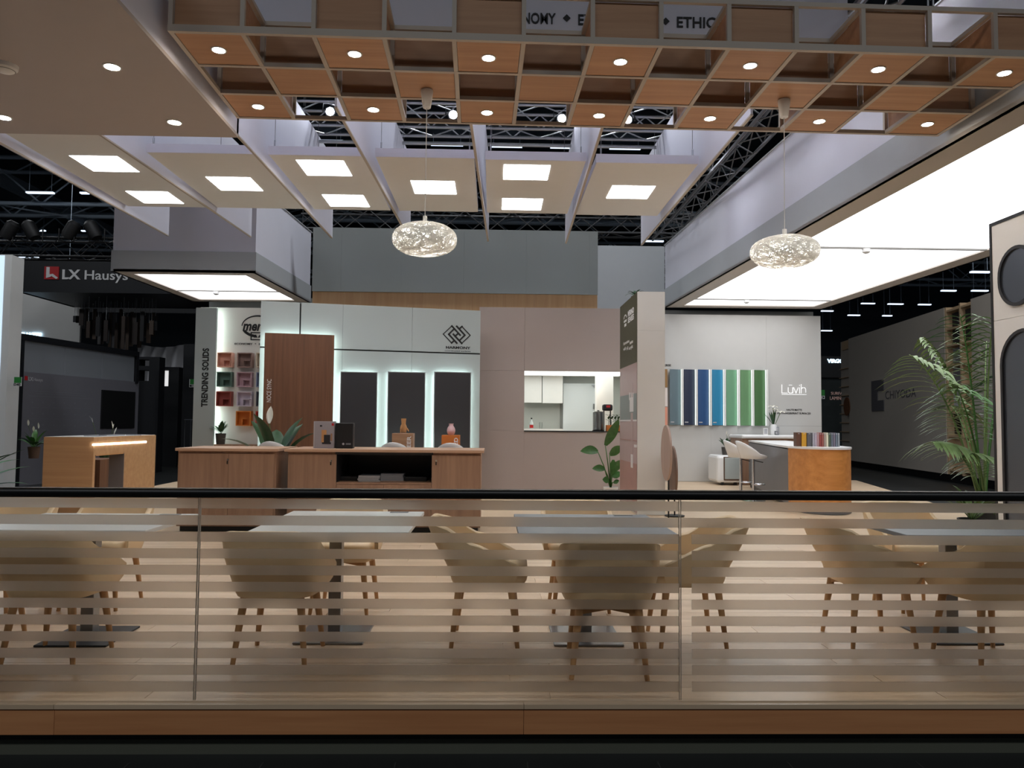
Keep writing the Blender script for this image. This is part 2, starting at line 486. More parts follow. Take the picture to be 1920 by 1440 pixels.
# ============================================================ WALLS OF THE STAND
# --- mauve kitchen wall with serving window
YM = 13.8
X0, X1, Z0, Z1 = rect(897, 577, 1166, 925, YM)
wx0, wx1, wz0, wz1 = rect(983, 696, 1166, 808, YM)
wm = thing('wall_kitchen', 'mauve grey wall with a wide serving window', None, ((X0 + X1) / 2, YM, 0), kind='structure')
TH = .12
XR = X1 + .6
def pan(a, b, c, d):
    MB().box(a + .0015, b - .0015, YM, YM + TH, c + .0015, d - .0015).build('wall_panel', 'mauve', wm)
ZT = Z1
pan(X0, wx0, 0, wz0); pan(X0, wx0, wz0, wz1); pan(X0, wx0, wz1, ZT)
pan(wx0, XR, 0, wz0); pan(wx0, XR, wz1, ZT)
MB().box(X0, XR, YM + .01, YM + TH - .01, .0, wz0).build('backing', 'mauve', wm)
MB().box(wx0 - .0, XR, YM - .02, YM + .42, wz0 - .02, wz0).build('sill', 'char', wm)
# kitchen room behind the window
KY = 17.2
kr = thing('wall_kitchen_back', 'white walls and ceiling of the kitchen behind the serving window', None, ((X0 + XR) / 2, KY, 0), kind='structure')
MB().box(X0 - .1, XR + .1, KY, KY + .1, 0, wz1 + .16).build('back_wall', 'kitchen_wall', kr)
MB().box(X0 - .1, X0, YM + TH, KY, 0, wz1 + .16).build('side_wall', 'kitchen_wall', kr)
MB().box(XR, XR + .1, YM + TH, KY, 0, wz1 + .16).build('side_wall', 'kitchen_wall', kr)
kz = PY(1075, 699, YM + .35).z
MB().box(X0 - .1, XR + .1, YM + TH, KY, wz1 + .1, wz1 + .16).build('kitchen_ceiling', 'white_paint', kr)
for px, Y_ in ((1022, 14.7), (1062, 15.3), (1103, 15.6)):
    p = PZ(px, 698, wz1 + .1)
    xx = PY(px, 698, Y_).x
    d = MB().lathe([(.045, -.002), (.045, -.012), (.06, -.012), (.06, 0)], (xx, Y_, wz1 + .1), 16, False).build('kitchen_downlight', 'white_paint', label='small recessed downlight in the kitchen ceiling behind the serving window', cat='light', group='kitchen downlights')
    MB().lathe([(.045, -.008), (.045, -.002)], (xx, Y_, wz1 + .1), 16).build('lamp', 'e_down', d)
MB().box(X0 + .3, XR - .2, YM + 1.3, KY - .6, wz1 + .093, wz1 + .098).build('ceiling_light_panel', 'e_kitchen', label='bright flat light in the kitchen ceiling behind the serving window', cat='light')

# --- Harmony wall (slightly turned), with a raised board and three dark panels
HA = PY(486, 700, 12.3); HB = PY(900, 700, 13.1)
FH = Frame((HA.x, HA.y), (HB.x, HB.y))
ztop = FH.uv(690, 573)[1]; zs = FH.uv(690, 657)[1]
us = [0, FH.uv(563, 600)[0], FH.uv(643, 600)[0], FH.uv(773, 600)[0], FH.len]
wh = thing('wall_harmony', 'pale grey wall of large panels with a diamond logo', None, tuple(FH.o), kind='structure')
for i in range(4):
    a, b = us[i], us[i + 1]
    MB().fbox(FH, a + (.012 if i == 1 else .0015), b - (.012 if i == 0 else .0015), -.1, 0, zs + .012, ztop).build('wall_panel', 'cool_wall', wh)
for a, b in ((0, us[2]), (us[2], us[3]), (us[3], us[4])):
    MB().fbox(FH, a + .0015, b - .0015, -.1, 0, 0, zs - .012).build('wall_panel', 'cool_wall', wh)
MB().fbox(FH, .0, FH.len, -.09, -.03, .0, ztop - .01).build('shadow_gap', 'shadow_gap', wh)

def lit_board(F, u0, u1, z0, z1, w0, w1, mt, name, label, frame=None, strip='e_strip', sides='lrt', group=None, cat='panel'):
    """board standing off a wall with a light strip round its back edge"""
    t = thing(name, label, cat, tuple(F.pt((u0 + u1) / 2, (w0 + w1) / 2, z0)), group=group)
    MB().fbox(F, u0, u1, w0, w1, z0, z1).build('board', mt, t)
    s = .018
    if 'l' in sides: MB().fbox(F, u0 + .012, u0 + .012 + s, w0 - .03, w0 - .008, z0, z1 - .03).build('light_strip', strip, t)
    if 'r' in sides: MB().fbox(F, u1 - .012 - s, u1 - .012, w0 - .03, w0 - .008, z0, z1 - .03).build('light_strip', strip, t)
    if 't' in sides: MB().fbox(F, u0 + .03, u1 - .03, w0 - .03, w0 - .008, z1 - .03, z1 - .03 + s).build('light_strip', strip, t)
    MB().fbox(F, u0 + .09, u1 - .09, 0.001, w0 - .001, z0 + .0, z1 - .09).build('mount', 'black', t)
    if frame:
        f = .014
        MB().fbox(F, u0 - f, u0, w0, w1 + .004, z0, z1 + f).build('frame', frame, t)
        MB().fbox(F, u1, u1 + f, w0, w1 + .004, z0, z1 + f).build('frame', frame, t)
        MB().fbox(F, u0, u1, w0, w1 + .004, z1, z1 + f).build('frame', frame, t)
    return t
a, b, c, d = FH.rect(494, 626, 625, 835, .13)
zn = FH.uv(560, 626, .13)[1]
nb = lit_board(FH, a, b, .0, zn, .09, .13, 'noce', 'walnut_board', 'tall walnut brown board with a glowing edge on the pale panel wall')
u_, z_ = FH.uv(508, 754, .13)
u2, z2 = FH.uv(508, 711, .13)
text('NOCE SYNC', FH.pt(u_, .131, z_), (0, 0, 1), -FH.u, z2 - z_, .07, 'lettering', 'print_white', nb, .004, .0)
for px0, px1, lb in ((639, 705, 'dark panel with glowing white edges beside the walnut board'), (728, 795, 'dark panel with glowing edges behind the carved wooden hand'), (815, 881, 'dark panel with glowing edges behind the pink vase')):
    a, b, c, d = FH.rect(px0, 699, px1, 835, .1)
    lit_board(FH, a, b, .0, d, .07, .1, 'dark_panel', 'backlit_panel', lb, frame='aluminium', cat='panel')
# diamond logo
lg = thing('harmony_logo', 'black interlocked diamond logo with lettering on the pale panel wall', 'logo', tuple(FH.pt(*[FH.uv(856, 629)[0]], .004, FH.uv(856, 629)[1] - .35)))
lc_u, lc_z = FH.uv(856.4, 627.6)
su = (FH.uv(883, 628)[0] - FH.uv(830, 628)[0]) / 1090.0      # metres per drawing unit
def lbar(x0, y0, x1, y1, wd):
    """stroke of the logo in drawing units (origin at the logo centre, y down)"""
    p = Vector((x0, -y0)) * su; q = Vector((x1, -y1)) * su; t = (q - p).normalized(); n = Vector((-t.y, t.x)) * wd * su / 2
    p -= t * wd * su / 2; q += t * wd * su / 2
    pts = [FH.pt(lc_u + v.x, .001, lc_z + v.y) for v in (p - n, q - n, q + n, p + n)]
    MB().prism(pts, FH.n * .008).build('stroke', 'black', lg)
TK, TN = 62, 36
for s in (1, -1):
    for (x0, y0, x1, y1, wd) in ((-195, -325, -520, -5, TN), (-520, -5, -195, 320, TN), (-195, 320, -110, 240, TK), (-195, -325, 130, 10, TK),
                                 (-110, -215, -310, -5, TK), (-310, -5, 5, 320, TK)):
        lbar(x0 * s, y0 * s, x1 * s, y1 * s, wd)
lbar(-30, 30, 30, -30, TK)
a, z_ = FH.uv(836, 653.3); b, _ = FH.uv(882, 653.3)
text('HARMONY', FH.pt(a, .001, z_), FH.u, (0, 0, 1), b - a, .042, 'lettering', 'black', lg, .006, .03)
a, z_ = FH.uv(834, 658.6); b, _ = FH.uv(882.5, 658.6)
text('coordinated surfaces', FH.pt(a, .001, z_), FH.u, (0, 0, 1), b - a, .022, 'lettering', 'black', lg, .004)

# --- Trending wall on the left
YT_ = 14.6
FT = Frame((PY(403, 700, YT_).x, YT_), (PY(600, 700, YT_).x, YT_))
zt = FT.uv(445, 577)[1]
wt = thing('wall_trending', 'warm white wall with coloured display boxes', None, tuple(FT.o), kind='structure')
MB().fbox(FT, -.3, FT.len, -.1, 0, 0, zt).build('wall_panel', 'warm_wall', wt)
FS = Frame((PY(364, 700, YT_ - .2).x, YT_ - .2), (PY(403, 700, YT_ - .2).x, YT_ - .2))
zf = FS.uv(385, 577)[1]
sp = thing('side_board', 'pale upright board with vertical black lettering and a glowing right edge', 'panel', tuple(FS.o))
MB().fbox(FS, 0, FS.len, -.06, 0, 0, zf).build('board', 'cool_wall', sp)
MB().fbox(FS, FS.len - .045, FS.len - .025, -.10, -.075, 0, zf).build('light_strip', 'e_strip', sp)
u_, z_ = FS.uv(388.5, 763); u2, z2 = FS.uv(388.5, 653)
text('TRENDING SOLIDS', FS.pt(u_, .001, z_), (0, 0, 1), -FS.u, z2 - z_, .115, 'lettering', 'black', sp, .006, .03)
MB().fbox(FT, .12, FT.len, .001, .3, .0, .86).build('low_ledge', 'cab_wood', label='low wooden ledge along the foot of the warm white wall', cat='ledge')

# merino logo and slogan
lm = thing('oval_logo', 'black oval script logo with a small crest on the warm white wall', 'logo', tuple(FT.pt(FT.uv(484, 620)[0], .004, FT.uv(484, 640)[1])))
ec_u, ec_z = FT.uv(484, 612); ru = FT.uv(484, 612)[0] - FT.uv(453, 612)[0]; rz = FT.uv(484, 591)[1] - ec_z
def arc(a0, a1, w0, w1, n=28):
    o_, i_ = [], []
    for k in range(n + 1):
        q = math.radians(a0 + (a1 - a0) * k / n); wd = w0 + (w1 - w0) * k / n
        o_.append(FT.pt(ec_u + ru * math.cos(q), .001, ec_z + rz * math.sin(q)))
        i_.append(FT.pt(ec_u + (ru - wd) * math.cos(q), .001, ec_z + (rz - wd) * math.sin(q)))
    m = MB()
    for k in range(n):
        m.prism([o_[k], o_[k + 1], i_[k + 1], i_[k]], FT.n * .006)
    m.build('oval_stroke', 'black', lm)
arc(178, 20, .015, .04); arc(205, 262, .05, .05)
a, z_ = FT.uv(455, 619.5); text('merino', FT.pt(a, .001, z_), FT.u, (0, 0, 1), .62, .19, 'script', 'black', lm, .006, .03, .25)
a, b, c, d = FT.rect(470, 623, 500, 638)
for q in ((a, b, d - .02, d), (a, b, c, c + .02), (a, a + .02, c, d), (b - .02, b, c, d)):
    MB().fbox(FT, q[0], q[1], .001, .008, q[2], q[3]).build('crest_frame', 'black', lm)
for k in range(3):
    uu = a + .06 + k * .075
    MB().prism([FT.pt(uu, .001, c + .05), FT.pt(uu + .07, .001, c + .05), FT.pt(uu + .04, .001, d - .04)], FT.n * .006).build('crest_sail', 'black', lm)
a, z_ = FT.uv(440, 646.3)
for word, f0, f1 in (('ECONOMY', 0, .235), ('+', .265, .285), ('EXCELLENCE', .32, .665), ('+', .695, .715), ('ETHICS', .75, .95)):
    text(word, FT.pt(a + 1.42 * f0, .001, z_ + (.006 if word == '+' else 0)), FT.u, (0, 0, 1), 1.42 * (f1 - f0), .036, 'slogan_word', 'black', lm, .004, .02)

# coloured cube boxes
cube_cols = {'peach': ((440, 675), (226, 168, 148)), 'dusty brown': ((459, 675), (140, 112, 106)), }
def cube_box(px, py, colr, cname):
    mat('cube_' + cname.replace(' ', '_'), colr, .55)
    u, z = FT.uv(px, py, .14); h = .138; m_ = 'cube_' + cname.replace(' ', '_')
    t = thing('wall_box', cname + ' open square wall box with a smaller square inside', 'box', tuple(FT.pt(u, .1, z - h)), group=None)
    tk = .018
    MB().fbox(FT, u - h, u + h, .002, .02, z - h, z + h).build('back', m_, t)
    MB().fbox(FT, u - h, u - h + tk, .02, .14, z - h, z + h).build('side', m_, t)
    MB().fbox(FT, u + h - tk, u + h, .02, .14, z - h, z + h).build('side', m_, t)
    MB().fbox(FT, u - h + tk, u + h - tk, .02, .14, z + h - tk, z + h).build('top', m_, t)
    MB().fbox(FT, u - h + tk, u + h - tk, .02, .14, z - h, z - h + tk).build('bottom', m_, t)
    i0, i1, j0, j1 = u - .03, u + h - tk - .012, z - h + tk, z + .0
    s = MB()
    s.fbox(FT, i0, i0 + .012, .02, .125, j0, j1); s.fbox(FT, i0, i1, .02, .125, j1 - .012, j1); s.fbox(FT, i1 - .012, i1, .02, .125, j0, j1)
    s.build('inner_box', m_, t)
for px, py, cl, nm in ((421, 674.5, (228, 172, 150), 'peach'), (458.5, 675, (150, 122, 116), 'dusty taupe'), (420, 711, (88, 116, 106), 'dark green'),
                       (457.5, 711.5, (186, 152, 162), 'mauve pink'), (419, 747.5, (160, 74, 66), 'brick red'), (457.5, 748, (206, 194, 208), 'pale lilac'),
                       (456, 784.5, (218, 130, 50), 'orange'), (494, 675, (206, 190, 170), 'sand'), (494, 712, (120, 130, 160), 'slate blue'), (494, 748, (70, 74, 84), 'graphite'), (493, 785, (190, 60, 50), 'scarlet')):
    cube_box(px, py, cl, nm)

# --- Luvih wall on the right
YL = 17.6
FL = Frame((PY(1225, 740, YL).x, YL), (PY(1540, 740, YL).x, YL))
zl = FL.uv(1400, 591)[1]; zj = FL.uv(1400, 798)[1]
wl = thing('wall_luvih', 'light grey panel wall with thin lettering and coloured samples', None, tuple(FL.o), kind='structure')
uj = [0, FL.uv(1437, 700)[0], FL.len]
for i in range(2):
    MB().fbox(FL, uj[i] + .001, uj[i + 1] - .001, -.12, 0, zj + .0015, zl).build('wall_panel', 'luvih_wall', wl)
uk = [0, FL.uv(1333, 840)[0], FL.uv(1384, 840)[0], FL.uv(1450, 840)[0], FL.len]
for i in range(4):
    MB().fbox(FL, uk[i] + .001, uk[i + 1] - .001, -.12, 0, 0, zj - .0015).build('wall_panel', 'luvih_wall', wl)
MB().fbox(FL, .0, FL.len, -.6, -.4, zl, 4.0).build('dark_header', 'edge_grey', wl)
# coloured samples, each a curved board lit from one side
cols = [('grey blue', (100, 118, 126)), ('navy', (38, 46, 70)), ('deep blue', (36, 74, 122)), ('bright azure', (40, 128, 168)), ('mint green', (110, 158, 124)), ('sage green', (102, 142, 100)), ('forest green', (74, 112, 68))]
for i, (nm, cl) in enumerate(cols):
    xa = 1255.3 + i * 26.45
    a, b, z0, z1 = FL.rect(xa, 692.5 + i * .25, xa + 21.5, 796.5 + i * .25, .06)
    mat('sample_' + nm.replace(' ', '_'), cl, .5)
    t = thing('colour_sample', 'tall ' + nm + ' colour sample board with white dividers on the grey wall', 'sample', tuple(FL.pt((a + b) / 2, .03, z0)), group=None)
    rows = []
    for k in range(9):
        q = k / 8; ww = .015 + .075 * math.sin(q * math.pi / 2)
        rows.append([FL.pt(b + (a - b) * q, ww, z0), FL.pt(b + (a - b) * q, ww, z1)])
    m = MB().sheet(rows)
    rows2 = [[r[0] - FL.n * .012, r[1] - FL.n * .012] for r in rows]
    m.sheet(rows2); m.sheet([[r[1] for r in rows], [r[1] for r in rows2]]); m.sheet([[r[0] for r in rows], [r[0] for r in rows2]])
    m.build('board', 'sample_' + nm.replace(' ', '_'), t, smooth=True)
    MB().fbox(FL, b + .012, b + .05, 0, .1, z0 - .01, z1 + .01).build('divider', 'white_paint', t)
    MB().fbox(FL, b + .008, b + .0118, .03, .06, z0, z1).build('light_strip', 'e_soft', t)
    if i < 4: MB().fbox(FL, a + .02, a + .1, .091, .093, z0 + .05, z0 + .075).build('name_plate', 'print_grey', t)
for nm, cl, y0, y1 in (('brown', (150, 112, 64), 692, 726), ('cream', (236, 224, 216), 727, 762), ('salmon', (232, 158, 132), 763, 797)):
    a, b, z0, z1 = FL.rect(1236, y0, 1251.5, y1, .06)
    mat('swatch_' + nm, cl, .5)
    MB().fbox(FL, a, b, .002, .06, z0, z1).build('colour_swatch', 'swatch_' + nm, label=nm + ' swatch on the grey wall beside the grey blue sample', cat='sample')
lt = thing('luvih_lettering', 'thin white lettering with small black text on the grey wall', 'sign', tuple(FL.pt(FL.uv(1488, 740)[0], .004, FL.uv(1488, 778)[1])))
a, z_ = FL.uv(1466, 737); b, z2 = FL.uv(1511.5, 737); z3 = FL.uv(1488, 721.5)[1]
# thin strokes: L u-macron v i h
hh = z3 - z_; sw = .011
def stroke(pts, nm='letter_stroke'):
    m = MB()
    for (p, q) in zip(pts[:-1], pts[1:]):
        p, q = Vector(p), Vector(q); t = (q - p).normalized(); n = Vector((-t.y, t.x)) * sw / 2
        m.prism([FL.pt(a + v.x, .001, z_ + v.y) for v in (p - n - t * sw / 2, q - n + t * sw / 2, q + n + t * sw / 2, p + n - t * sw / 2)], FL.n * .01)
    m.build(nm, 'e_letter', lt)
wd = b - a
stroke([(0, hh), (0, 0), (wd * .22, 0)])
stroke([(wd * .26, hh * .66), (wd * .26, hh * .15), (wd * .31, 0), (wd * .40, 0), (wd * .45, hh * .15), (wd * .45, hh * .66), (wd * .45, 0)])
stroke([(wd * .30, hh * .95), (wd * .41, hh * .95)])
stroke([(wd * .49, hh * .66), (wd * .58, 0), (wd * .67, hh * .66)])
stroke([(wd * .73, hh * .66), (wd * .73, 0)]); stroke([(wd * .73, hh * .9), (wd * .73, hh * .97)])
stroke([(wd * .80, 0), (wd * .80, hh * 1.05)])
stroke([(wd * .80, hh * .5), (wd * .85, hh * .66), (wd * .94, hh * .66), (wd * .98, hh * .5), (wd * .98, hh * .1)])
stroke([(0, -hh * .17), (wd, -hh * .17)])
for s_, y_, x0, x1 in (('HAUTE MATTE', 770, 1474.5, 1503.5), ('ANTI-FINGERPRINT SURFACES', 776.3, 1456.5, 1520)):
    a2, zz = FL.uv(x0, y_); b2, _ = FL.uv(x1, y_)
    text(s_, FL.pt(a2, .001, zz), FL.u, (0, 0, 1), b2 - a2, .042, 'lettering', 'black', lt, .004, .02)
a2, zz = FL.uv(1246, 686.5); b2, _ = FL.uv(1258, 686.5)
text('ERSE', FL.pt(a2, .001, zz), FL.u, (0, 0, 1), b2 - a2, .045, 'sample_title', 'black', None, .004, .02, label='small black letters above the colour swatches beside the pillar', cat='lettering')

# --- pillar with poster
YP = 11.05
px0, px1 = PY(1195, 750, YP).x, PY(1247, 750, YP).x
pz1 = PY(1220, 547, YP).z
PD = PX(1163, 700, px0).y - YP
pj_ = PY(1220, 620, YP).z
pi = thing('pillar', 'tall off-white pillar with a poster on its side', 'pillar', ((px0 + px1) / 2, YP + PD / 2, 0))
MB().box(px0, px1, YP, YP + PD, 0, pj_ - .001).build('pillar_panel', 'warm_wall', pi)
MB().box(px0, px1, YP, YP + PD, pj_ + .001, pz1).build('pillar_panel', 'warm_wall', pi)
po = thing('poster', 'tall poster with an olive heading over a kitchen picture on the pillar side', 'poster', (px0, YP + PD / 2, .05))
pzA = PX(1178, 686, px0).z
FP = Frame((px0 - .002, YP + PD), (px0 - .002, YP))
MB().fbox(FP, .005, PD - .005, 0, .004, pzA, pz1 - .004).build('heading', 'olive', po)
MB().fbox(FP, .005, PD - .005, 0, .004, .02, pzA).build('picture', 'poster_mauve', po)
def pq(x0, y0, x1, y1, m, nm, w1=.006):
    a, b, c, d = FP.rect(x0, y0, x1, y1, .004)
    MB().fbox(FP, max(a, .006), min(b, PD - .006), .004, w1, c, d).build(nm, m, po)
pq(1163, 740, 1196, 787, 'poster_grey', 'printed_wall'); pq(1163, 787, 1196, 790, 'poster_light', 'printed_shelf', .0065)
pq(1163, 824, 1196, 826, 'poster_floor', 'printed_line', .0065)
pq(1163, 866, 1196, 935, 'poster_floor', 'printed_floor'); pq(1189, 834, 1196, 839, 'poster_light', 'printed_sink', .007)
pq(1184, 718, 1187, 745, 'poster_mauve', 'printed_arm', .007); pq(1181, 745, 1188, 772, 'poster_light', 'printed_hand', .0075)
for k in range(3): pq(1180 + k * 3.2, 736, 1181.4 + k * 3.2, 750, 'poster_light', 'printed_finger', .008)
pq(1183, 774, 1187, 850, 'poster_mauve', 'printed_curtain', .007); pq(1183, 852, 1187, 877, 'poster_light', 'printed_foot', .0075)
def ptxt(s_, x0, x1, yb, h, fat=.02):
    a, z_ = FP.uv(x0, yb, .004); b, _ = FP.uv(x1, yb, .004)
    text(s_, FP.pt(a, .0045, z_), FP.u, (0, 0, 1), b - a, h, 'printed_text', 'print_white', po, .002, fat)
ptxt('MERINO', 1177.5, 1188.5, 594, .085, .03); ptxt('SENSES', 1177.5, 1188.5, 606, .085); ptxt('Harmonious', 1169, 1180, 648, .055, 0); ptxt('interiors', 1181, 1187, 646, .055, 0); ptxt('with', 1169, 1173.5, 658, .055, 0); ptxt('HI', 1175, 1178, 657, .055, 0); ptxt('acrylic', 1179.5, 1187, 656, .055, 0)
pq(1170, 600, 1175, 604, 'print_white', 'printed_emblem', .007); pq(1171, 607, 1174.4, 612, 'print_white', 'printed_emblem', .007)
a, z_ = FP.uv(1172.4, 597, .004)
m = MB()
for k in range(10):
    q0, q1 = math.pi * k / 10, math.pi * (k + 1) / 10
    m.prism([FP.pt(a + r * math.cos(q) * 2.2, .0045, z_ + r * math.sin(q)) for r, q in ((.06, q0), (.06, q1), (.042, q1), (.042, q0))], FP.n * .002)
m.build('printed_emblem', 'print_white', po)

# --- upper volumes at the back
YU = 16.0
X0u, X1u, Zb, Zt_ = rect(586, 430, 1121, 549, YU)
ub = thing('upper_fascia', 'blue grey upper fascia with a wooden band at the back', 'fascia', ((X0u + X1u) / 2, YU, 3.3))
seams = [PY(px, 490, YU).x for px in (586, 640, 753, 870, 987, 1105, 1121)]
for a, b in zip(seams[:-1], seams[1:]):
    MB().box(a + .001, b - .001, YU, YU + .12, Zb, Zt_).build('fascia_panel', 'blue_grey', ub)
ws = [X0u + (X1u - X0u) * k / 9 for k in range(10)]
for a, b in zip(ws[:-1], ws[1:]):
    MB().box(a + .001, b - .001, YU + .06, YU + .12, wz1 + .2, Zb).build('wood_panel', 'upper_wood', ub)
a, b, c, d = rect(1118, 461, 1246, 585, 18.45)
MB().box(a, b, 18.45, 18.55, 0, d).build('upper_back_wall', 'band_grey', label='pale grey upper wall between the blue fascia and the long light box', cat='wall')
a, b, c, d = rect(392, 566, 592, 584, 18.0)
MB().box(a, b, 18.0, 18.1, 0, d + .1).build('low_back_wall', 'blue_grey', label='blue grey wall strip behind the warm white wall', cat='wall')

# ============================================================ HANGING LIGHT BOXES
def light_box(name, label, cs, z0, zr, z1, border, bars, cat='light box', slat=.1):
    """cs: four bottom corners (front-left, front-right, rear-right, rear-left)"""
    c = sum((Vector((p[0], p[1], 0)) for p in cs), Vector()) / 4
    t = thing(name, label, cat, (c.x, c.y, z0))
    cs = [Vector((p[0], p[1], 0)) for p in cs]
    def wall(p, q, zz0, zz1, ins, m, nm):
        d = (q - p).normalized(); n = Vector((-d.y, d.x, 0))       # inward
        p2, q2 = p + n * ins + d * ins, q + n * ins - d * ins
        MB().prism([p2 + Vector((0, 0, zz0)), q2 + Vector((0, 0, zz0)), q2 + n * .05 + Vector((0, 0, zz0)), p2 + n * .05 + Vector((0, 0, zz0))], (0, 0, zz1 - zz0)).build(nm, m, t)
    for i in range(4):
        wall(cs[i], cs[(i + 1) % 4], z0, zr, 0, 'band_grey', 'lower_band')
        wall(cs[i], cs[(i + 1) % 4], zr, z1, .02, 'white_lav', 'side_panel')
    # inner corners of the border
    inn = []
    for i in range(4):
        p, a_, b_ = cs[i], cs[(i + 1) % 4], cs[(i - 1) % 4]
        da, db = (a_ - p).normalized(), (b_ - p).normalized()
        s = abs(da.cross(db).z)
        inn.append(p + da * border / s + db * border / s)
    for i in range(4):
        j = (i + 1) % 4
        MB().prism([v + Vector((0, 0, z0)) for v in (cs[i], cs[j], inn[j], inn[i])], (0, 0, .04)).build('soffit', 'taupe_under', t)
    # luminous membrane split by bars
    fr = [0] + bars + [1]
    for a_, b_ in zip(fr[:-1], fr[1:]):
        L0, L1 = inn[0].lerp(inn[3], a_), inn[0].lerp(inn[3], b_)
        R0, R1 = inn[1].lerp(inn[2], a_), inn[1].lerp(inn[2], b_)
        MB().prism([v + Vector((0, 0, z0 + .025)) for v in (L0, R0, R1, L1)], (0, 0, .01)).build('luminous_panel', 'e_ceiling', t)
    for b_ in bars:
        L, R_ = inn[0].lerp(inn[3], b_), inn[1].lerp(inn[2], b_)
        MB().box(L.x, R_.x, L.y - .022, L.y + .022, z0 + .0, z0 + .03).build('bar', 'edge_grey', t)
        mid = L.lerp(R_, .38)
        d = MB().lathe([(.03, -.07), (.06, -.05), (.06, 0), (.03, 0)], (mid.x, L.y, z0), 14)
        d.build('detector', 'led_body', t, smooth=True)
    MB().prism([v + Vector((0, 0, z1)) for v in cs], (0, 0, .02)).build('lid', 'band_grey', t)
    for v in cs:
        v2 = v.lerp(c, .12); MB().tube([(v2.x, v2.y, z1), (v2.x, v2.y, 13.49)], .006, 5).build('hanging_wire', 'dark_alu', t)
    return t
light_box('hanging_light_box', 'square hanging light box over the coloured wall boxes', [(-6.98, 14.05), (-4.36, 14.05), (-4.17, 17.5), (-6.87, 17.6)], 4.0, 4.38, 5.6, .28, [.62])
# the long one on the right
P_rl = PZ(1245, 577, 4.0); P_rr = PZ(1541, 580, 4.0)
pn = PZ(1920, 189, 4.0); sl = (pn.x - P_rl.x) / (pn.y - P_rl.y)
YN = 4.6
far_r = PZ(1856, 482, 4.0); sr = (far_r.x - P_rr.x) / (far_r.y - P_rr.y)
light_box('long_light_box', 'long hanging light box with a glowing underside above the curved counter',
          [(P_rl.x + (YN - P_rl.y) * sl, YN), (P_rr.x + (YN - P_rr.y) * sr, YN), (P_rr.x, P_rr.y), (P_rl.x, P_rl.y)], 4.0, 4.42, 5.45, .36, [(PZ(1700, 468, 4.0).y - YN - .36) / (P_rl.y - YN - .72), (PZ(1430, 563.5, 4.0).y - YN - .36) / (P_rl.y - YN - .72)])

# soffit box in front on the left, with downlights and a smoke detector
zb = 4.0
sb = thing('soffit_box', 'beige soffit box with recessed spotlights beside the wooden lattice', 'soffit', (-4.4, 5.5, zb))
sx, sy = PZ(447, 258, zb).x, PZ(447, 258, zb).y
MB().box(-7.5, sx, 2.6, sy, zb, zb + .03).build('underside', 'soffit', sb)
MB().box(sx - .05, sx, 2.6, sy, zb + .03, zb + .62).build('side', 'white_lav', sb)
MB().box(-7.5, sx, sy - .05, sy, zb + .03, zb + .62).build('back', 'white_lav', sb)
MB().box(-7.5, sx, 2.6, sy, zb + .62, zb + .65).build('lid', 'white_lav', sb)
def downlight(p, r=.05, parent=None, nm='downlight'):
    d = MB().lathe([(r, -.001), (r, -.006), (r * 1.25, -.006), (r * 1.25, 0)], p, 20, False).build(nm, 'white_gloss', parent)
    MB().lathe([(r, -.004), (r, -.001)], p, 20).build('lamp', 'e_down', d)
    return d
for px, py in ((210, 125), (327, 229), (7, 220)):
    p = PZ(px, py, zb); downlight((p.x, p.y, zb), .055, sb)
p = PZ(10, 122, zb)
sd = MB().lathe([(.03, -.055), (.06, -.05), (.085, -.03), (.09, 0)], (p.x, p.y, zb), 24).build('smoke_detector', 'white_paint', smooth=True, label='round white smoke detector on the beige soffit', cat='smoke detector')
for k in range(4):
    MB().lathe([(.066 + .003 * k, -.046 + k * .008), (.072 + .003 * k, -.044 + k * .008)], (p.x, p.y, zb), 20).build('vent_slot', 'edge_grey', sd)

# ============================================================ FINS AND CEILING PANELS
tips = [(315, 443), (470, 445), (622, 447), (768, 449.5), (915, 453), (1061, 457), (1203, 460)]
ends = [(0, 270), (185, 252), None, (645, 230), (884, 239), (1128, 244), (1384, 247)]
FZ, FT_ = 4.5, 5.9
finx = []
for i, (tp, en) in enumerate(zip(tips, ends)):
    a = PZ(*tp, FZ)
    if en: b = PZ(*en, FZ); k = (b.x - a.x) / (b.y - a.y)
    else: k = .012
    y0 = 7.75
    x0 = a.x + (y0 - a.y) * k
    finx.append((x0, y0, a.x, a.y))
    lab = ['hanging white ceiling fin furthest from the long light box', 'hanging white ceiling fin, second from the soffit box side', 'hanging white ceiling fin, third from the soffit box side', 'hanging white ceiling fin just beside the nearer pendant shade', 'hanging white ceiling fin seen almost edge-on in the row', 'hanging white ceiling fin, second from the long light box', 'hanging white ceiling fin next to the long light box'][i]
    t = thing('ceiling_fin', lab, 'ceiling fin', ((x0 + a.x) / 2, (y0 + a.y) / 2, FZ), group='white fins between the ceiling panels')
    n = Vector((a.y - y0, -(a.x - x0), 0)).normalized() * .012
    def q(x, y, z, s): return Vector((x, y, z)) + n * s
    MB().prism([q(x0, y0, FZ + .018, -1), q(a.x, a.y, FZ + .018, -1), q(a.x, a.y, FT_, -1), q(x0, y0, FT_, -1)], n * 2).build('board', 'white_lav', t)
    MB().prism([q(x0, y0, FZ, -1.25), q(a.x, a.y, FZ, -1.25), q(a.x, a.y, FZ + .018, -1.25), q(x0, y0, FZ + .018, -1.25)], n * 2.5).build('edge_profile', 'taupe_frame', t)

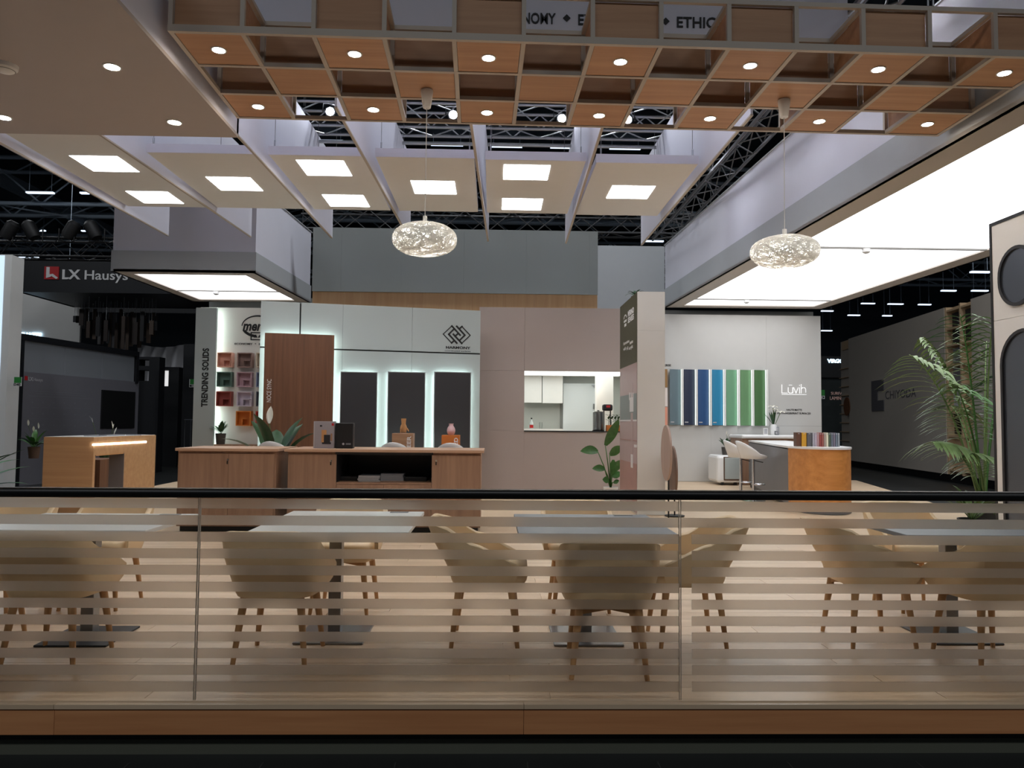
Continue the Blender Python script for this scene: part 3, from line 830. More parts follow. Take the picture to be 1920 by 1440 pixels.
PZL = 4.6
rows_p = [9.44, 9.45, 9.46, 9.47, 9.50, 9.54]
lights2 = [(0, 2), (1, 1), (2, 2), (3, 1), (4, 2), (5, 1)]
for i in range(6):
    fx = lambda j, y: finx[j][0] + (finx[j][2] - finx[j][0]) * (y - finx[j][1]) / (finx[j][3] - finx[j][1])
    ya, yb = rows_p[i], rows_p[i] + 2.45
    xl, xr = fx(i, (ya + yb) / 2) + .07, fx(i + 1, (ya + yb) / 2) - .07
    if i == 0: ya = 9.0 - .9; yb = 11.9
    cxm = (xl + xr) / 2
    lab = ['beige ceiling panel with two square lights next to the soffit box', 'beige ceiling panel with one square light, next to the two-light panel by the soffit box',
           'beige ceiling panel with two square lights hung left of the nearer pendant cord', 'beige ceiling panel with one square light crossed by the nearer pendant cord',
           'beige ceiling panel with two square lights facing the walnut and dark panels', 'beige ceiling panel with one square light next to the long light box'][i]
    t = thing('ceiling_panel', lab, 'ceiling panel', (cxm, (ya + yb) / 2, PZL), group='ceiling panels between the white fins')
    MB().box(xl, xr, ya + .012, yb, PZL, PZL + .02).build('underside', 'beige_under', t)
    MB().box(xl - .008, xr + .008, ya, ya + .012, PZL, PZL + .11).build('front_edge', 'white_lav', t)
    MB().box(xl, xl + .012, ya + .012, yb, PZL + .02, PZL + .11).build('side_edge', 'white_lav', t)
    MB().box(xr - .012, xr, ya + .012, yb, PZL + .02, PZL + .11).build('side_edge', 'white_lav', t)
    MB().box(xl, xr, yb - .012, yb, PZL + .02, PZL + .11).build('rear_edge', 'white_lav', t)
    ys = (rows_p[i] + .18, rows_p[i] + 1.66) if i % 2 == 0 else (rows_p[i] + .93,)
    xo = [.02, .0, .0, .02, -.1, 0][i]
    for yy in ys:
        lp = MB().box(cxm + xo - .298, cxm + xo + .298, yy, yy + .596, PZL - .004, PZL + .001).build('square_light', 'e_panel', t)
    for (wx, wy) in ((xl + .06, ya + .05), (xr - .06, ya + .05), (xl + .06, yb - .1), (xr - .06, yb - .1)):
        wv = MB().tube([(wx, wy, PZL + .11), (wx, wy, 6.0)], .0035, 5)
        wv.build('hanging_wire', 'dark_alu', t)
        MB().tube([(wx, wy, PZL + .105), (wx, wy, PZL + .2)], .011, 6).build('shackle', 'steel', t)

# ============================================================ TRUSSES
def truss(name, label, p, q, sz, r, bay, mt, joined=False, up=(0, 0, 1), group=None, hoist=True):
    p, q = Vector(p), Vector(q); d = (q - p); L = d.length; d.normalize()
    up = Vector(up); sd = d.cross(up).normalized()
    t = thing(name, label, 'truss', tuple((p + q) / 2), group=group)
    cn = [sd * sz / 2 * a + up * sz * b for a, b in ((-1, 0), (1, 0), (1, 1), (-1, 1))]
    for c in cn:
        MB().tube([p + c, q + c], r, 8).build('chord', mt, t, smooth=True)
    for f_ in ((.08, .92) if hoist else ()):
        v = p.lerp(q, f_); MB().tube([(v.x, v.y, v.z + sz), (v.x, v.y, 13.49)], .008, 5).build('hoist_chain', 'dark_alu', t)
    n = max(2, int(L / bay)); allb = MB()
    for i in range(n):
        a, b = p + d * (L * i / n), p + d * (L * (i + 1) / n)
        for f in range(4):
            c0, c1 = cn[f], cn[(f + 1) % 4]
            u_, v_ = (a + c0, b + c1) if i % 2 == 0 else (a + c1, b + c0)
            m = allb if joined else MB()
            m.tube([u_, v_], r * .42, 5)
            if not joined: m.build('brace', mt, t)
    if joined: allb.build('braces', mt, t, kind='stuff')
    return t
truss('truss', 'silver truss running across above the fins and ceiling panels', (-3.6, 12.05, 5.92), (3.3, 12.05, 5.92), .38, .027, .42, 'aluminium')
truss('truss', 'grey truss running along the top of the long light box', (3.78, 6.0, 5.5), (3.82, 17.3, 5.5), .42, .026, .42, 'dark_alu')
truss('truss', 'dim truss across the back above the blue grey fascia', (-5, 19.5, 6.15), (6.5, 19.5, 6.15), .5, .03, .6, 'dark_alu', joined=True)
# lower cross member seen under the lattice
MB().tube([(-3.4, 12.3, 5.82), (3.2, 12.3, 5.82)], .03, 8).build('support_pipe', 'aluminium', smooth=True, label='silver pipe clamped below the truss across the fins', cat='pipe')
for i, (px, py) in enumerate(((620, 211), (850, 217), (1053, 224), (1176, 226))):
    p = PY(px, py, 11.75)
    t = thing('floodlight', 'glaring floodlight clamped on the silver truss above the fins', 'floodlight', tuple(p), group='floodlights on the silver truss')
    MB().lathe([(.085, 0), (.085, .04), (.06, .12), (.03, .14)], (0, 0, 0), 20).xf(Matrix.Translation((p.x, p.y - .04, p.z)) @ Matrix.Rotation(math.radians(-90), 4, 'X')).build('housing', 'steel', t, smooth=True)
    MB().lathe([(.062, 0), (.062, .006)], (0, 0, 0), 20).xf(Matrix.Translation((p.x, p.y - .041, p.z)) @ Matrix.Rotation(math.radians(90), 4, 'X')).build('lens', 'e_flood', t)
    MB().tube([(p.x - .12, p.y, p.z), (p.x - .12, p.y + .05, p.z + .16), (p.x + .12, p.y + .05, p.z + .16), (p.x + .12, p.y, p.z)], .01, 6).build('bracket', 'steel', t)
# floodlights that wash the sides of the light boxes, clamped on the depth truss
for i, (xx, yy) in enumerate(((3.4, 9.6), (3.42, 12.4))):
    t = thing('floodlight', 'floodlight under the grey truss washing the side of the long light box', 'floodlight', (xx, yy, 5.6), group='floodlights washing the long light box')
    MB().box(xx - .08, xx + .08, yy - .1, yy + .1, 5.58, 5.7).build('housing', 'char', t, bevel=.01)
    MB().box(xx - .07, xx + .07, yy - .09, yy + .09, 5.574, 5.579).build('lens', 'e_flood', t)
    MB().tube([(xx, yy, 5.7), (xx + .19, yy, 5.9)], .014, 6).build('bracket', 'steel', t)

# second truss above the lattice with floodlights turned towards the back of the stand
truss('truss', 'silver truss above the wooden lattice carrying floodlights turned to the back', (-4.5, 8.35, 6.55), (3.4, 8.35, 6.55), .38, .027, .42, 'aluminium', joined=True)
for i, x in enumerate((-4.0, -2.2, -.9, .5, 1.8, 3.1)):
    t = thing('floodlight', 'floodlight under the truss above the lattice turned to the back wall', 'floodlight', (x, 8.4, 6.3), group='floodlights above the lattice')
    M_ = Matrix.Translation((x, 8.45, 6.38)) @ Matrix.Rotation(math.radians(-62), 4, 'X')
    MB().box(-.15, .15, -.11, .11, .0, .1).xf(M_).build('housing', 'char', t)
    MB().box(-.14, .14, -.1, .1, -.004, -.001).xf(M_).build('lens', 'e_flood2', t)
    MB().tube([(x, 8.45, 6.42), (x, 8.35, 6.56)], .014, 6).build('bracket', 'steel', t)

# ============================================================ BANNER ABOVE
YB = 7.5
bn = thing('overhead_banner', 'white overhead banner with black capital letters above the wooden lattice', 'banner', (-.2, YB, 5.0))
MB().box(-4.4, 3.55, YB, YB + .06, 4.98, 7.2).build('board', 'white_lav', bn)
def btxt(s_, x0, x1, yb, fat=.012):
    p0, p1 = PY(x0, yb, YB), PY(x1, yb, YB)
    text(s_, (p0.x, YB - .001, p0.z), (1, 0, 0), (0, 0, 1), p1.x - p0.x, .112, 'lettering', 'black', bn, .01, fat)
btxt('ECONOMY', 937, 1041.5, 43); btxt('EXCELLENCE', 1084, 1231, 47); btxt('ETHICS', 1269, 1354, 51.5)
for px, py in ((1062.5, 34.5), (1248, 40.5)):
    p = PY(px, py, YB); r = .038
    MB().prism([(p.x - r, YB - .001, p.z), (p.x, YB - .001, p.z - r), (p.x + r, YB - .001, p.z), (p.x, YB - .001, p.z + r)], (0, -.01, 0)).build('diamond', 'black', bn)

# ============================================================ WOODEN LATTICE
CS, RS, GH = .511, .523, .37
GA = math.radians(1.1)
g0 = PZ(320, 60, 4.1)
lat = thing('wooden_lattice', 'hanging lattice of wooden boxes in chequerboard order with downlights', 'ceiling lattice', (g0.x, g0.y, 4.1), GA)
bw = .034
NC, NR = 13, 3
for j in range(NR + 1):
    for z in (0, GH - bw):
        MB().box(-bw / 2, NC * CS + bw / 2, j * RS - bw / 2, j * RS + bw / 2, z, z + (bw if j or z else .052)).build('cross_bar', 'taupe_frame', lat, local=True)
for i in range(NC + 1):
    for z in (0, GH - bw):
        MB().box(i * CS - bw / 2, i * CS + bw / 2, bw / 2, NR * RS - bw / 2, z + .001, z + bw - .001).build('long_bar', 'taupe_frame', lat, local=True)
    for j in range(NR + 1):
        MB().box(i * CS - bw / 2 + .001, i * CS + bw / 2 - .001, j * RS - bw / 2 + .001, j * RS + bw / 2 - .001, bw, GH - bw).build('post', 'taupe_frame', lat, local=True)
g = bw / 2 + .003
for i in range(NC):
    for j in range(NR):
        if (i + j) % 2: continue
        xa, xb, ya, yb = i * CS + g, (i + 1) * CS - g, j * RS + g, (j + 1) * RS - g
        bot = MB().box(xa, xb, ya, yb, .006, .02).build('bottom_panel', 'ceil_wood', lat, local=True)
        MB().box(xa, xb, ya - .004, ya + .01, bw + .003, GH - bw - .003).build('front_panel', 'ceil_wood', lat, local=True)
        MB().box(xa, xb, yb - .01, yb + .004, bw + .003, GH - bw - .003).build('back_panel', 'ceil_wood', lat, local=True)
        MB().box(xa - .004, xa + .01, ya, yb, bw + .003, GH - bw - .003).build('side_panel', 'ceil_wood', lat, local=True)
        MB().box(xb - .01, xb + .004, ya, yb, bw + .003, GH - bw - .003).build('side_panel', 'ceil_wood', lat, local=True)
        if j != 1:
            c = ((xa + xb) / 2, (ya + yb) / 2 - .0, .006)
            MB().lathe([(.047, -.001), (.047, -.006), (.058, -.006), (.058, 0)], c, 20, False).build('downlight_ring', 'white_gloss', bot, local=True)
            MB().lathe([(.047, -.004), (.047, -.001)], c, 20).build('downlight', 'e_down', bot, local=True)
for px in (880, 1180, 1345, 1745):
    p = PY(px, 5, g0.y + .05 + .02 * (px - 880) / 400)
    z = 4.1 + GH
    t = thing('hanging_chain', 'steel hanging chain with a shackle on top of the wooden lattice', 'chain', (p.x, p.y, z), group='chains holding the wooden lattice')
    MB().tube([(p.x - .02, p.y, z), (p.x - .02, p.y, z + .06), (p.x + .02, p.y, z + .06), (p.x + .02, p.y, z)], .008, 6).build('shackle', 'steel', t)
    for k in range(10):
        ax = (.014, 0) if k % 2 else (0, .014)
        zz = z + .05 + k * .05
        MB().tube([(p.x + ax[0] * math.cos(q), p.y + ax[1] * math.cos(q), zz + .03 + .033 * math.sin(q)) for q in [2 * math.pi * s / 10 for s in range(11)]], .005, 5).build('link', 'steel', t)

# ============================================================ CHAIRS AND TABLES
def make_chair():
    t = thing('tub_chair', 'x', 'chair')
    # outline of the shell seen from above (front is +y), from the left arm round the back to the right arm
    path = []
    for k in range(9):  path.append((-.262 - .008 * math.sin(k / 8 * math.pi), .19 - k / 8 * .29))
    for k in range(1, 9):
        q = math.pi + k / 9 * math.pi / 2; path.append((-.122 + .14 * math.cos(q), -.10 + .14 * math.sin(q) * 1.0))
    for k in range(9):  path.append((-.122 + k / 8 * .244, -.24))
    m = len(path)
    path += [(-x, y) for (x, y) in reversed(path[:17])]
    n = len(path)
    def top(x, y):
        b = max(0, min(1, (-y - .06) / .10))
        b = b * b * (3 - 2 * b)
        edge = max(0, min(1, (abs(x) - .17) / .10))
        back = .718 - .045 * edge * edge
        arm = .60 - max(0, (y + .05)) * .5
        return arm + (back - arm) * b
    def pt(i, v, ins):
        x, y = path[i]; zt = top(x, y); z = .355 + (zt - .355) * v
        s = .80 + .20 * min(1, v * 1.6) ** .7
        lean = -.125 * max(0, min(1, (-y) / .2)) * max(0, (z - .45)) / .3
        d = Vector((x, y * .9)).normalized() if (x or y) else Vector((0, -1))
        return Vector((x * s - d.x * ins, y * s + lean - d.y * ins, z))
    V = [0, .08, .2, .35, .5, .65, .8, .92, 1]
    outer = [[pt(i, v, 0) for i in range(n)] for v in V]
    inner = [[pt(i, v, .035) for i in range(n)] for v in V]
    mb = MB(); mb.sheet(outer); mb.sheet(list(reversed(inner)))
    rim = [[(a + b) / 2 + Vector((0, 0, .012)) for a, b in zip(outer[-1], inner[-1])]]
    mb.sheet([outer[-1], rim[0], inner[-1]])
    mb.sheet([inner[0], outer[0]])
    for i in (0, n - 1):
        mb.sheet([[outer[k][i] for k in range(len(V))], [inner[k][i] for k in range(len(V))]])
    mb.build('shell', 'cream_leather', t, smooth='all', local=True)
    # seat cushion
    pl = [(p[0] * .86, p[1] * .86) for p in path]
    pl = [(-.2, .235)] + pl + [(.2, .235), (.1, .25), (-.1, .25)]
    mb = MB()
    c = Vector((0, 0, 0))
    rows = []
    for (s, z) in ((.9, .355), (.97, .375), (1, .41), (.98, .455), (.9, .475), (.5, .482), (.02, .482)):
        rows.append([Vector((x * s, y * s, z)) for x, y in pl])
    mb.sheet(rows, close=True); mb.add(rows[0], [tuple(range(len(pl)))])
    mb.build('seat', 'cream_leather', t, smooth='all', local=True)
    for sx in (-1, 1):
        for sy in (-1, 1):
            MB().tube([(sx * .192, sy * .192, 0), (sx * .172, sy * .172, .18), (sx * .150, sy * .150, .352)], [.0125, .018, .023], 10).build('leg', 'leg_wood', t, smooth=True, local=True)
    for sy in (-1, 1):
        pts = [Vector((-.155 + .031 * k, sy * .152, .352 - .028 * abs(k - 5) / 5 - .006)) for k in range(11)]
        mb = MB()
        mb.sheet([[p + Vector((0, -.011, .0)) for p in pts], [Vector((p.x, p.y - .011, .356)) for p in pts], [Vector((p.x, p.y + .011, .356)) for p in pts], [p + Vector((0, .011, 0)) for p in pts], [p + Vector((0, -.011, 0)) for p in pts]])
        mb.build('apron', 'leg_wood', t, local=True)
    return t
GC = 'beige tub chairs around the square tables'
ch0 = make_chair()
chairs = [
    (.615, 4.155, -3, 'beige tub chair backing onto the glass at the grey table nearer the pillar'),
    (-.03, 4.70, -92, 'beige tub chair between the grey-topped table and the pale-topped table before the cabinets'),
    (-1.17, 4.37, -2, 'beige tub chair backing onto the glass at the pale table before the niche cabinet'),
    (-1.02, 5.46, 178, 'beige tub chair on the cabinet side of the pale table before the open cabinet'),
    (-2.36, 4.33, -2, 'beige tub chair backing onto the glass at the white table before the high desk'),
    (-3.02, 4.62, -90, 'beige tub chair at the outer end of the pale table before the high desk'),
    (-2.74, 5.55, 180, 'beige tub chair on the far side of the pale table before the high desk'),
    (-3.42, 5.5, 176, 'beige tub chair beyond the outer end of the pale table before the high desk'),
    (1.18, 4.70, 90, 'beige tub chair facing the side of the grey table nearer the pillar'),
    (.62, 5.52, 180, 'beige tub chair on the far side of the grey table nearer the pillar'),
    (2.30, 4.71, -88, 'beige tub chair facing the side of the grey table nearer the palm'),
    (3.05, 5.55, 182, 'beige tub chair on the far side of the grey table nearer the palm'),
    (2.80, 4.34, 6, 'beige tub chair backing onto the glass at the grey table nearer the palm'),
]
for i, (x, y, a, lb) in enumerate(chairs):
    if i == 0: o = ch0; o.location = (x, y, 0); o.rotation_euler = (0, 0, math.radians(a)); o['label'] = lb; o['group'] = GC
    else: dup(ch0, (x, y, 0), math.radians(a), lb, GC)

def make_table(top, base, label, x0, x1, y0, y1, bx, by, rz=0):
    t = thing('square_table', label, 'table', (bx, by, 0), math.radians(rz), 'square tables behind the glass')
    a, b, c, d = x0 - bx, x1 - bx, y0 - by, y1 - by
    MB().box(a, b, c, d, .675, .70).build('table_top', top, t, bevel=.004, local=True)
    MB().box(b - .22, b - .10, d - .075, d - .03, .7, .703).build('cable_cover', 'steel', t, local=True)
    MB().box(-.038, .038, -.038, .038, .012, .66).build('column', 'steel', t, bevel=.004, local=True)
    MB().box(-.15, .15, -.15, .15, .66, .675).build('bracket', 'black', t, local=True)
    MB().box(-.205, .205, -.215, .215, .0, .012).build('base_plate', base, t, bevel=.004, local=True)
    return t
make_table('marble_white', 'char', 'square table with a white top and dark base plate before the high desk', -2.85, -1.88, 4.26, 5.02, -2.40, 4.73)
make_table('marble_white', 'steel', 'square table with a pale top and silver base plate before the open cabinet', -1.33, -.455, 4.24, 5.22, -.95, 4.79)
make_table('stone_grey', 'steel', 'square table with a blue grey top nearer the pillar', .145, 1.02, 4.2, 5.12, .575, 4.76)
make_table('stone_grey', 'dark_alu', 'square table with a blue grey top nearer the palm', 2.30, 3.2, 4.24, 4.95, 2.86, 4.80)

# ============================================================ CABINETS
CZ = PY(720, 848, 9.15).z
def key(x, y, z, parent):
    MB().tube([(x, y, z), (x, y - .012, z)], .012, 12).build('lock', 'chrome', parent, smooth=True)
    MB().box(x - .002, x + .002, y - .035, y - .012, z - .008, z + .008).build('key', 'steel', parent)
    MB().box(x - .006, x + .006, y - .03, y - .02, z - .05, z - .012).build('key_tag', 'black', parent)
# two-door cabinet
X0c, X1c = PY(331, 920, 9.15).x, PY(516, 920, 9.15).x
ca = thing('two_door_cabinet', 'wooden two-door cabinet beside the open-niche cabinet', 'cabinet', ((X0c + X1c) / 2, 9.6, 0))
CD = .85
MB().box(X0c, X1c, 9.17, 9.15 + CD, .06, CZ - .002).build('body', 'cab_wood', ca)
MB().box(X0c + .03, X1c - .03, 9.2, 9.15 + CD - .02, .0, .06).build('plinth', 'black', ca)
MB().box(X0c - .02, X1c + .03, 9.12, 9.17 + CD, CZ, CZ + .032).build('top', 'cab_top', ca, bevel=.002)
xm = PY(427, 920, 9.15).x
for a, b in ((X0c + .02, xm), (xm, X1c - .02)):
    dr = MB().box(a + .002, b - .002, 9.15, 9.169, .08, CZ - .03).build('door', 'cab_wood', ca)
key(PY(426, 864, 9.15).x + .01, 9.15, PY(426, 862, 9.15).z, ca)
# cabinet with the open niche
X0d, X1d = PY(538, 920, 9.15).x, PY(901, 920, 9.15).x
cb = thing('open_niche_cabinet', 'long wooden cabinet with a dark open niche and doors', 'cabinet', ((X0d + X1d) / 2, 9.6, 0))
na, nb_ = PY(631, 880, 9.15).x, PY(809, 880, 9.15).x
nz0, nz1 = PY(720, 905, 9.15).z, PY(720, 850, 9.15).z
MB().box(X0d, na - .018, 9.17, 9.15 + CD, .06, CZ - .002).build('body', 'cab_wood', cb)
MB().box(nb_ + .018, X1d, 9.17, 9.15 + CD, .06, CZ - .002).build('body', 'cab_wood', cb)
MB().box(na - .018, nb_ + .018, 9.17, 9.15 + CD, .06, nz0 - .02).build('body', 'cab_wood', cb)
MB().box(na - .018, nb_ + .018, 9.15 + CD - .02, 9.15 + CD, nz0 - .02, CZ - .002).build('niche_back', 'char', cb)
for q in (na - .018, nb_): MB().box(q, q + .018, 9.155, 9.15 + CD - .02, nz0 - .02, CZ - .002).build('niche_side', 'char', cb)
MB().box(na, nb_, 9.155, 9.15 + CD - .02, nz0 - .02, nz0).build('niche_floor', 'cab_wood', cb)
MB().box(na, nb_, 9.155, 9.15 + CD - .02, CZ - .03, CZ - .002).build('niche_top', 'char', cb)
MB().box(X0d + .03, X1d - .03, 9.2, 9.15 + CD - .02, .0, .06).build('plinth', 'black', cb)
MB().box(X0d - .03, X1d + .035, 9.11, 9.17 + CD, CZ, CZ + .032).build('top', 'cab_top', cb, bevel=.002)
MB().box(X0d + .02, na - .004, 9.15, 9.169, .08, CZ - .03).build('door', 'cab_wood', cb)
MB().box(nb_ + .004, X1d - .01, 9.15, 9.169, .08, CZ - .03).build('door', 'cab_wood', cb)
mid = (na + nb_) / 2
for a, b in ((na, mid), (mid, nb_)):
    MB().box(a + .002, b - .002, 9.15, 9.169, .08, nz0 - .024).build('drawer', 'cab_wood', cb)
for px in (621, 818): key(PY(px, 864, 9.15).x, 9.15, PY(px, 864, 9.15).z, cb)
# magazines in the niche
def mags(px0, px1, nst, lb, y0=9.3):
    a, b = PY(px0, 900, y0).x, PY(px1, 900, y0).x
    z = nz0
    for k in range(nst):
        h = .016 + .004 * (k % 2)
        ox = rnd.uniform(-.008, .008)
        t = thing('magazine', lb, 'magazine', ((a + b) / 2, y0 + .15, z), group=lb)
        MB().box(a + ox, b + ox, y0, y0 + .3, z + .001, z + h - .001).build('pages', 'print_grey', t)
        MB().box(a + ox - .001, b + ox + .001, y0 - .002, y0 + .302, z + h - .001, z + h).build('cover', 'mag_grey', t)
        z += h
mags(671, 711, 4, 'grey magazine in the lower of two stacks in the cabinet niche')
mags(713, 756, 5, 'grey magazine in the taller of two stacks in the cabinet niche', 9.42)
for a, b, lb in ((633, 669, 'flat black box beside the lower magazine stack in the niche'), (758, 800, 'flat black box beside the taller magazine stack in the niche')):
    MB().box(PY(a, 900, 9.4).x, PY(b, 900, 9.4).x, 9.4, 9.7, nz0, nz0 + .05).build('flat_box', 'near_black', bevel=.006, label=lb, cat='box')
# sample boxes on top
zt = CZ + .032
a, b = PY(588, 815, 9.42).x, PY(627, 815, 9.42).x
h = PY(608, 790, 9.42).z - zt
t = thing('sample_binder', 'upright grey sample binder with a chair picture on the cabinet top', 'binder', ((a + b) / 2, 9.5, zt))
MB().box(a, b, 9.42, 9.52, zt, zt + h).build('case', 'box_grey', t, bevel=.004)
MB().box(a + .0, a + .012, 9.416, 9.42, zt, zt + h).build('spine', 'print_grey', t)
w_ = b - a
MB().box(a + w_ * .38, a + w_ * .62, 9.417, 9.42, zt + h * .22, zt + h * .68).build('printed_panel', 'hand_wood', t)
MB().box(a + w_ * .5, a + w_ * .8, 9.4155, 9.417, zt + h * .22, zt + h * .5).build('printed_chair', 'char', t)
MB().box(a + w_ * .42, a + w_ * .84, 9.416, 9.4195, zt + h * .16, zt + h * .22).build('printed_chair', 'char', t)
MB().box(a + w_ * .82, a + w_ * .9, 9.417, 9.42, zt + h * .28, zt + h * .55).build('printed_vase', 'ped_wood', t)
MB().box(a + w_ * .86, a + w_ * .97, 9.4168, 9.42, zt + h * .84, zt + h * .93).build('printed_mark', 'red', t)
MB().box(a + w_ * .3, a + w_ * .4, 9.417, 9.42, zt + h * .8, zt + h * .86).build('printed_mark', 'char', t)
a, b = PY(628.5, 815, 9.4).x, PY(662, 815, 9.4).x
h = PY(645, 793, 9.4).z - zt
t = thing('sample_binder', 'upright black sample binder beside the grey binder on the cabinet top', 'binder', ((a + b) / 2, 9.5, zt))
MB().box(a, b, 9.4, 9.52, zt, zt + h).build('case', 'near_black', t, bevel=.01)
MB().lathe([(.014, 0), (.014, .003)], (0, 0, 0), 12).xf(Matrix.Translation((a + .1, 9.4, zt + .055)) @ Matrix.Rotation(math.radians(90), 4, 'X')).build('printed_emblem', 'print_grey', t)
MB().box(a + .13, a + .19, 9.398, 9.4, zt + .045, zt + .065).build('printed_label', 'mag_grey', t)

# ============================================================ HIGH DESK ON THE LEFT
dx0, dx1, dy0, dy1 = -6.24, -5.555, 10.88, 12.86
dz = PY(172, 820, 10.88).z
dk = thing('high_desk', 'high oak desk with a glowing light line along its side', 'desk', ((dx0 + dx1) / 2, (dy0 + dy1) / 2, 0))
yo = PX(232, 870, dx1).y
zo = PX(205, 851, dx1).z
MB().box(dx0, dx1, dy0, dy0 + .06, 0, dz).build('end_panel', 'desk_wood', dk)
MB().box(dx0, dx1, dy0 + .06, yo, zo, dz).build('top_box', 'desk_wood', dk)
MB().box(dx0, dx1, yo, dy1, zo, dz).build('top_box', 'desk_wood', dk)
MB().box(dx1 - .22, dx1, yo + .012, dy1, 0, zo).build('leg_block', 'desk_wood', dk)
MB().box(dx1 - .22, dx1 - .001, yo, yo + .012, 0, zo).build('leg_end', 'grey_lam', dk)
MB().box(dx0, dx1 - .22, dy1 - .05, dy1, 0, zo).build('back_panel', 'desk_wood', dk) if 0 else None
s0, s1 = PX(173, 834, dx1), PX(274, 823.5, dx1)
MB().box(dx1, dx1 + .008, s0.y, s1.y, s0.z - .012, s0.z + .012).build('light_strip', 'e_strip_warm', dk)
MB().box(dx1 - .02, dx1 + .004, dy0 + .07, yo - .02, zo - .015, zo + .0).build('brass_strip', 'hand_wood', dk)
MB().box(dx0 + .01, dx1 - .01, dy0 + .01, dy1 - .01, dz, dz + .006).build('desk_top', 'marble_white', dk)
for k, (x, y, a_) in enumerate(((-5.85, 11.5, 10), (-5.9, 12.1, -14), (-5.75, 12.5, 24))):
    MB().box(-.11, .11, -.15, .15, 0, .008).xf(Matrix.Translation((x, y, dz + .006)) @ Matrix.Rotation(math.radians(a_), 4, 'Z')).build('brochure', 'mag_grey', label=['grey brochure lying on the near part of the high desk', 'grey brochure lying on the middle of the high desk', 'grey brochure lying on the far end of the high desk'][k], cat='brochure')
MB().box(-7.4, -6.62, 13.2, 13.9, HZ, PY(66, 860, 13.4).z).build('brown_stand', 'noce', label='low brown stand behind the high desk under the flowering plant', cat='stand', bevel=.005)

# ============================================================ PLANTS
def pot(t, c, r0, r1, h, m):
    MB().lathe([(r0, 0), (r1, h), (r1 * .9, h), (r1 * .86, h * .86), (.01, h * .86)], c, 20).build('pot', m, t, smooth=True)
    MB().lathe([(r1 * .86, h * .84), (r1 * .86, h * .875)], c, 16).build('soil', 'soil', t)
def leafy(name, label, c, ph, pr, pm, n, ln, wd, seed, lm='leaf_dark', spread=.9, droop=.7, flowers=0, cat='plant', petiole=.35, fl_up=1.0):
    R_ = random.Random(seed); c = Vector(c)
    t = thing(name, label, cat, tuple(c))
    pot(t, c, pr * .78, pr, ph, pm)
    b = c + Vector((0, 0, ph * .87))
    for k in range(n):
        q = k * 2.4 + R_.uniform(-.3, .3); el = R_.uniform(.25, 1.0) ** .8
        d = Vector((math.cos(q) * spread * (1.15 - el * .8), math.sin(q) * spread * (1.15 - el * .8), .45 + el)).normalized()
        s = b + d * ln * petiole * R_.uniform(.7, 1.2)
        lf = MB(); lf.tube([b, b.lerp(s, .5), s], [ln * .014, ln * .012, ln * .01], 5)
        lf.leaf(s, d, ln * R_.uniform(.75, 1.1), wd * R_.uniform(.8, 1.15), droop)
        lf.build('leaf', lm, t, smooth='all')
    for k in range(flowers):
        q = R_.uniform(0, 6.28); d = Vector((math.cos(q) * .25, math.sin(q) * .25, 1)).normalized()
        s = b + d * ln * (1.15 + .2 * k) * fl_up
        f = MB(); f.tube([b, b.lerp(s, .6) + Vector((.01, 0, 0)), s], ln * .012, 5); f.build('stem', 'stem', t)
        f = MB(); f.leaf(s, d + Vector((R_.uniform(-.3, .3), R_.uniform(-.3, .3), .3)), ln * .4, wd * .42, .1); f.leaf(s, d, ln * .25, ln * .05, 0); f.build('flower', 'petal', t, smooth='all')
    return t
leafy('potted_plant', 'small leafy plant in a dark pot on the ledge by the coloured boxes', (PY(413.5, 830, 14.42).x, 14.42, .86), .2, .095, 'pot_dark', 14, .19, .06, 3, spread=1.0)
leafy('peace_lily', 'broad-leaved peace lily with a white flower behind the cabinets', (PY(518, 830, 11.4).x, 11.4, 0), .62, .18, 'pot_dark', 17, .66, .24, 11, spread=1.25, droop=.85, flowers=1, fl_up=.98)
leafy('flowering_plant', 'flowering plant with pale blooms on the brown stand behind the high desk', (PY(63, 860, 13.5).x, 13.5, PY(66, 860, 13.4).z), .2, .10, 'pot_brown', 16, .26, .08, 5, spread=1.2, flowers=3, lm='leaf')
leafy('white_lily', 'plant with white curled blooms just behind the high desk top', (PY(197, 812, 14.4).x, 14.4, HZ), .75, .15, 'pot_white', 9, .36, .09, 9, spread=.6, flowers=3, fl_up=1.55)
leafy('pillar_plant', 'small trailing green plant on top of the pillar', (px0 + .14, YP + .9, pz1), .08, .07, 'pot_dark', 14, .14, .045, 21, spread=1.4, droop=1.5)
# spiky plant at the frame's left border
t = thing('spiky_plant', 'spiky plant with long pointed leaves beside the bluish white wall', 'plant', (-8.25, 12.4, HZ))
pot(t, Vector((-8.25, 12.4, HZ)), .17, .22, .4, 'pot_dark')
for k in range(16):
    q = k * 2.4; R_ = random.Random(k)
    MB().leaf((-8.25, 12.4, HZ + .38 + .02 * k), (math.cos(q), math.sin(q), .5 + .08 * (k % 9)), .95, .11, .55).build('leaf', 'leaf', t, smooth='all')
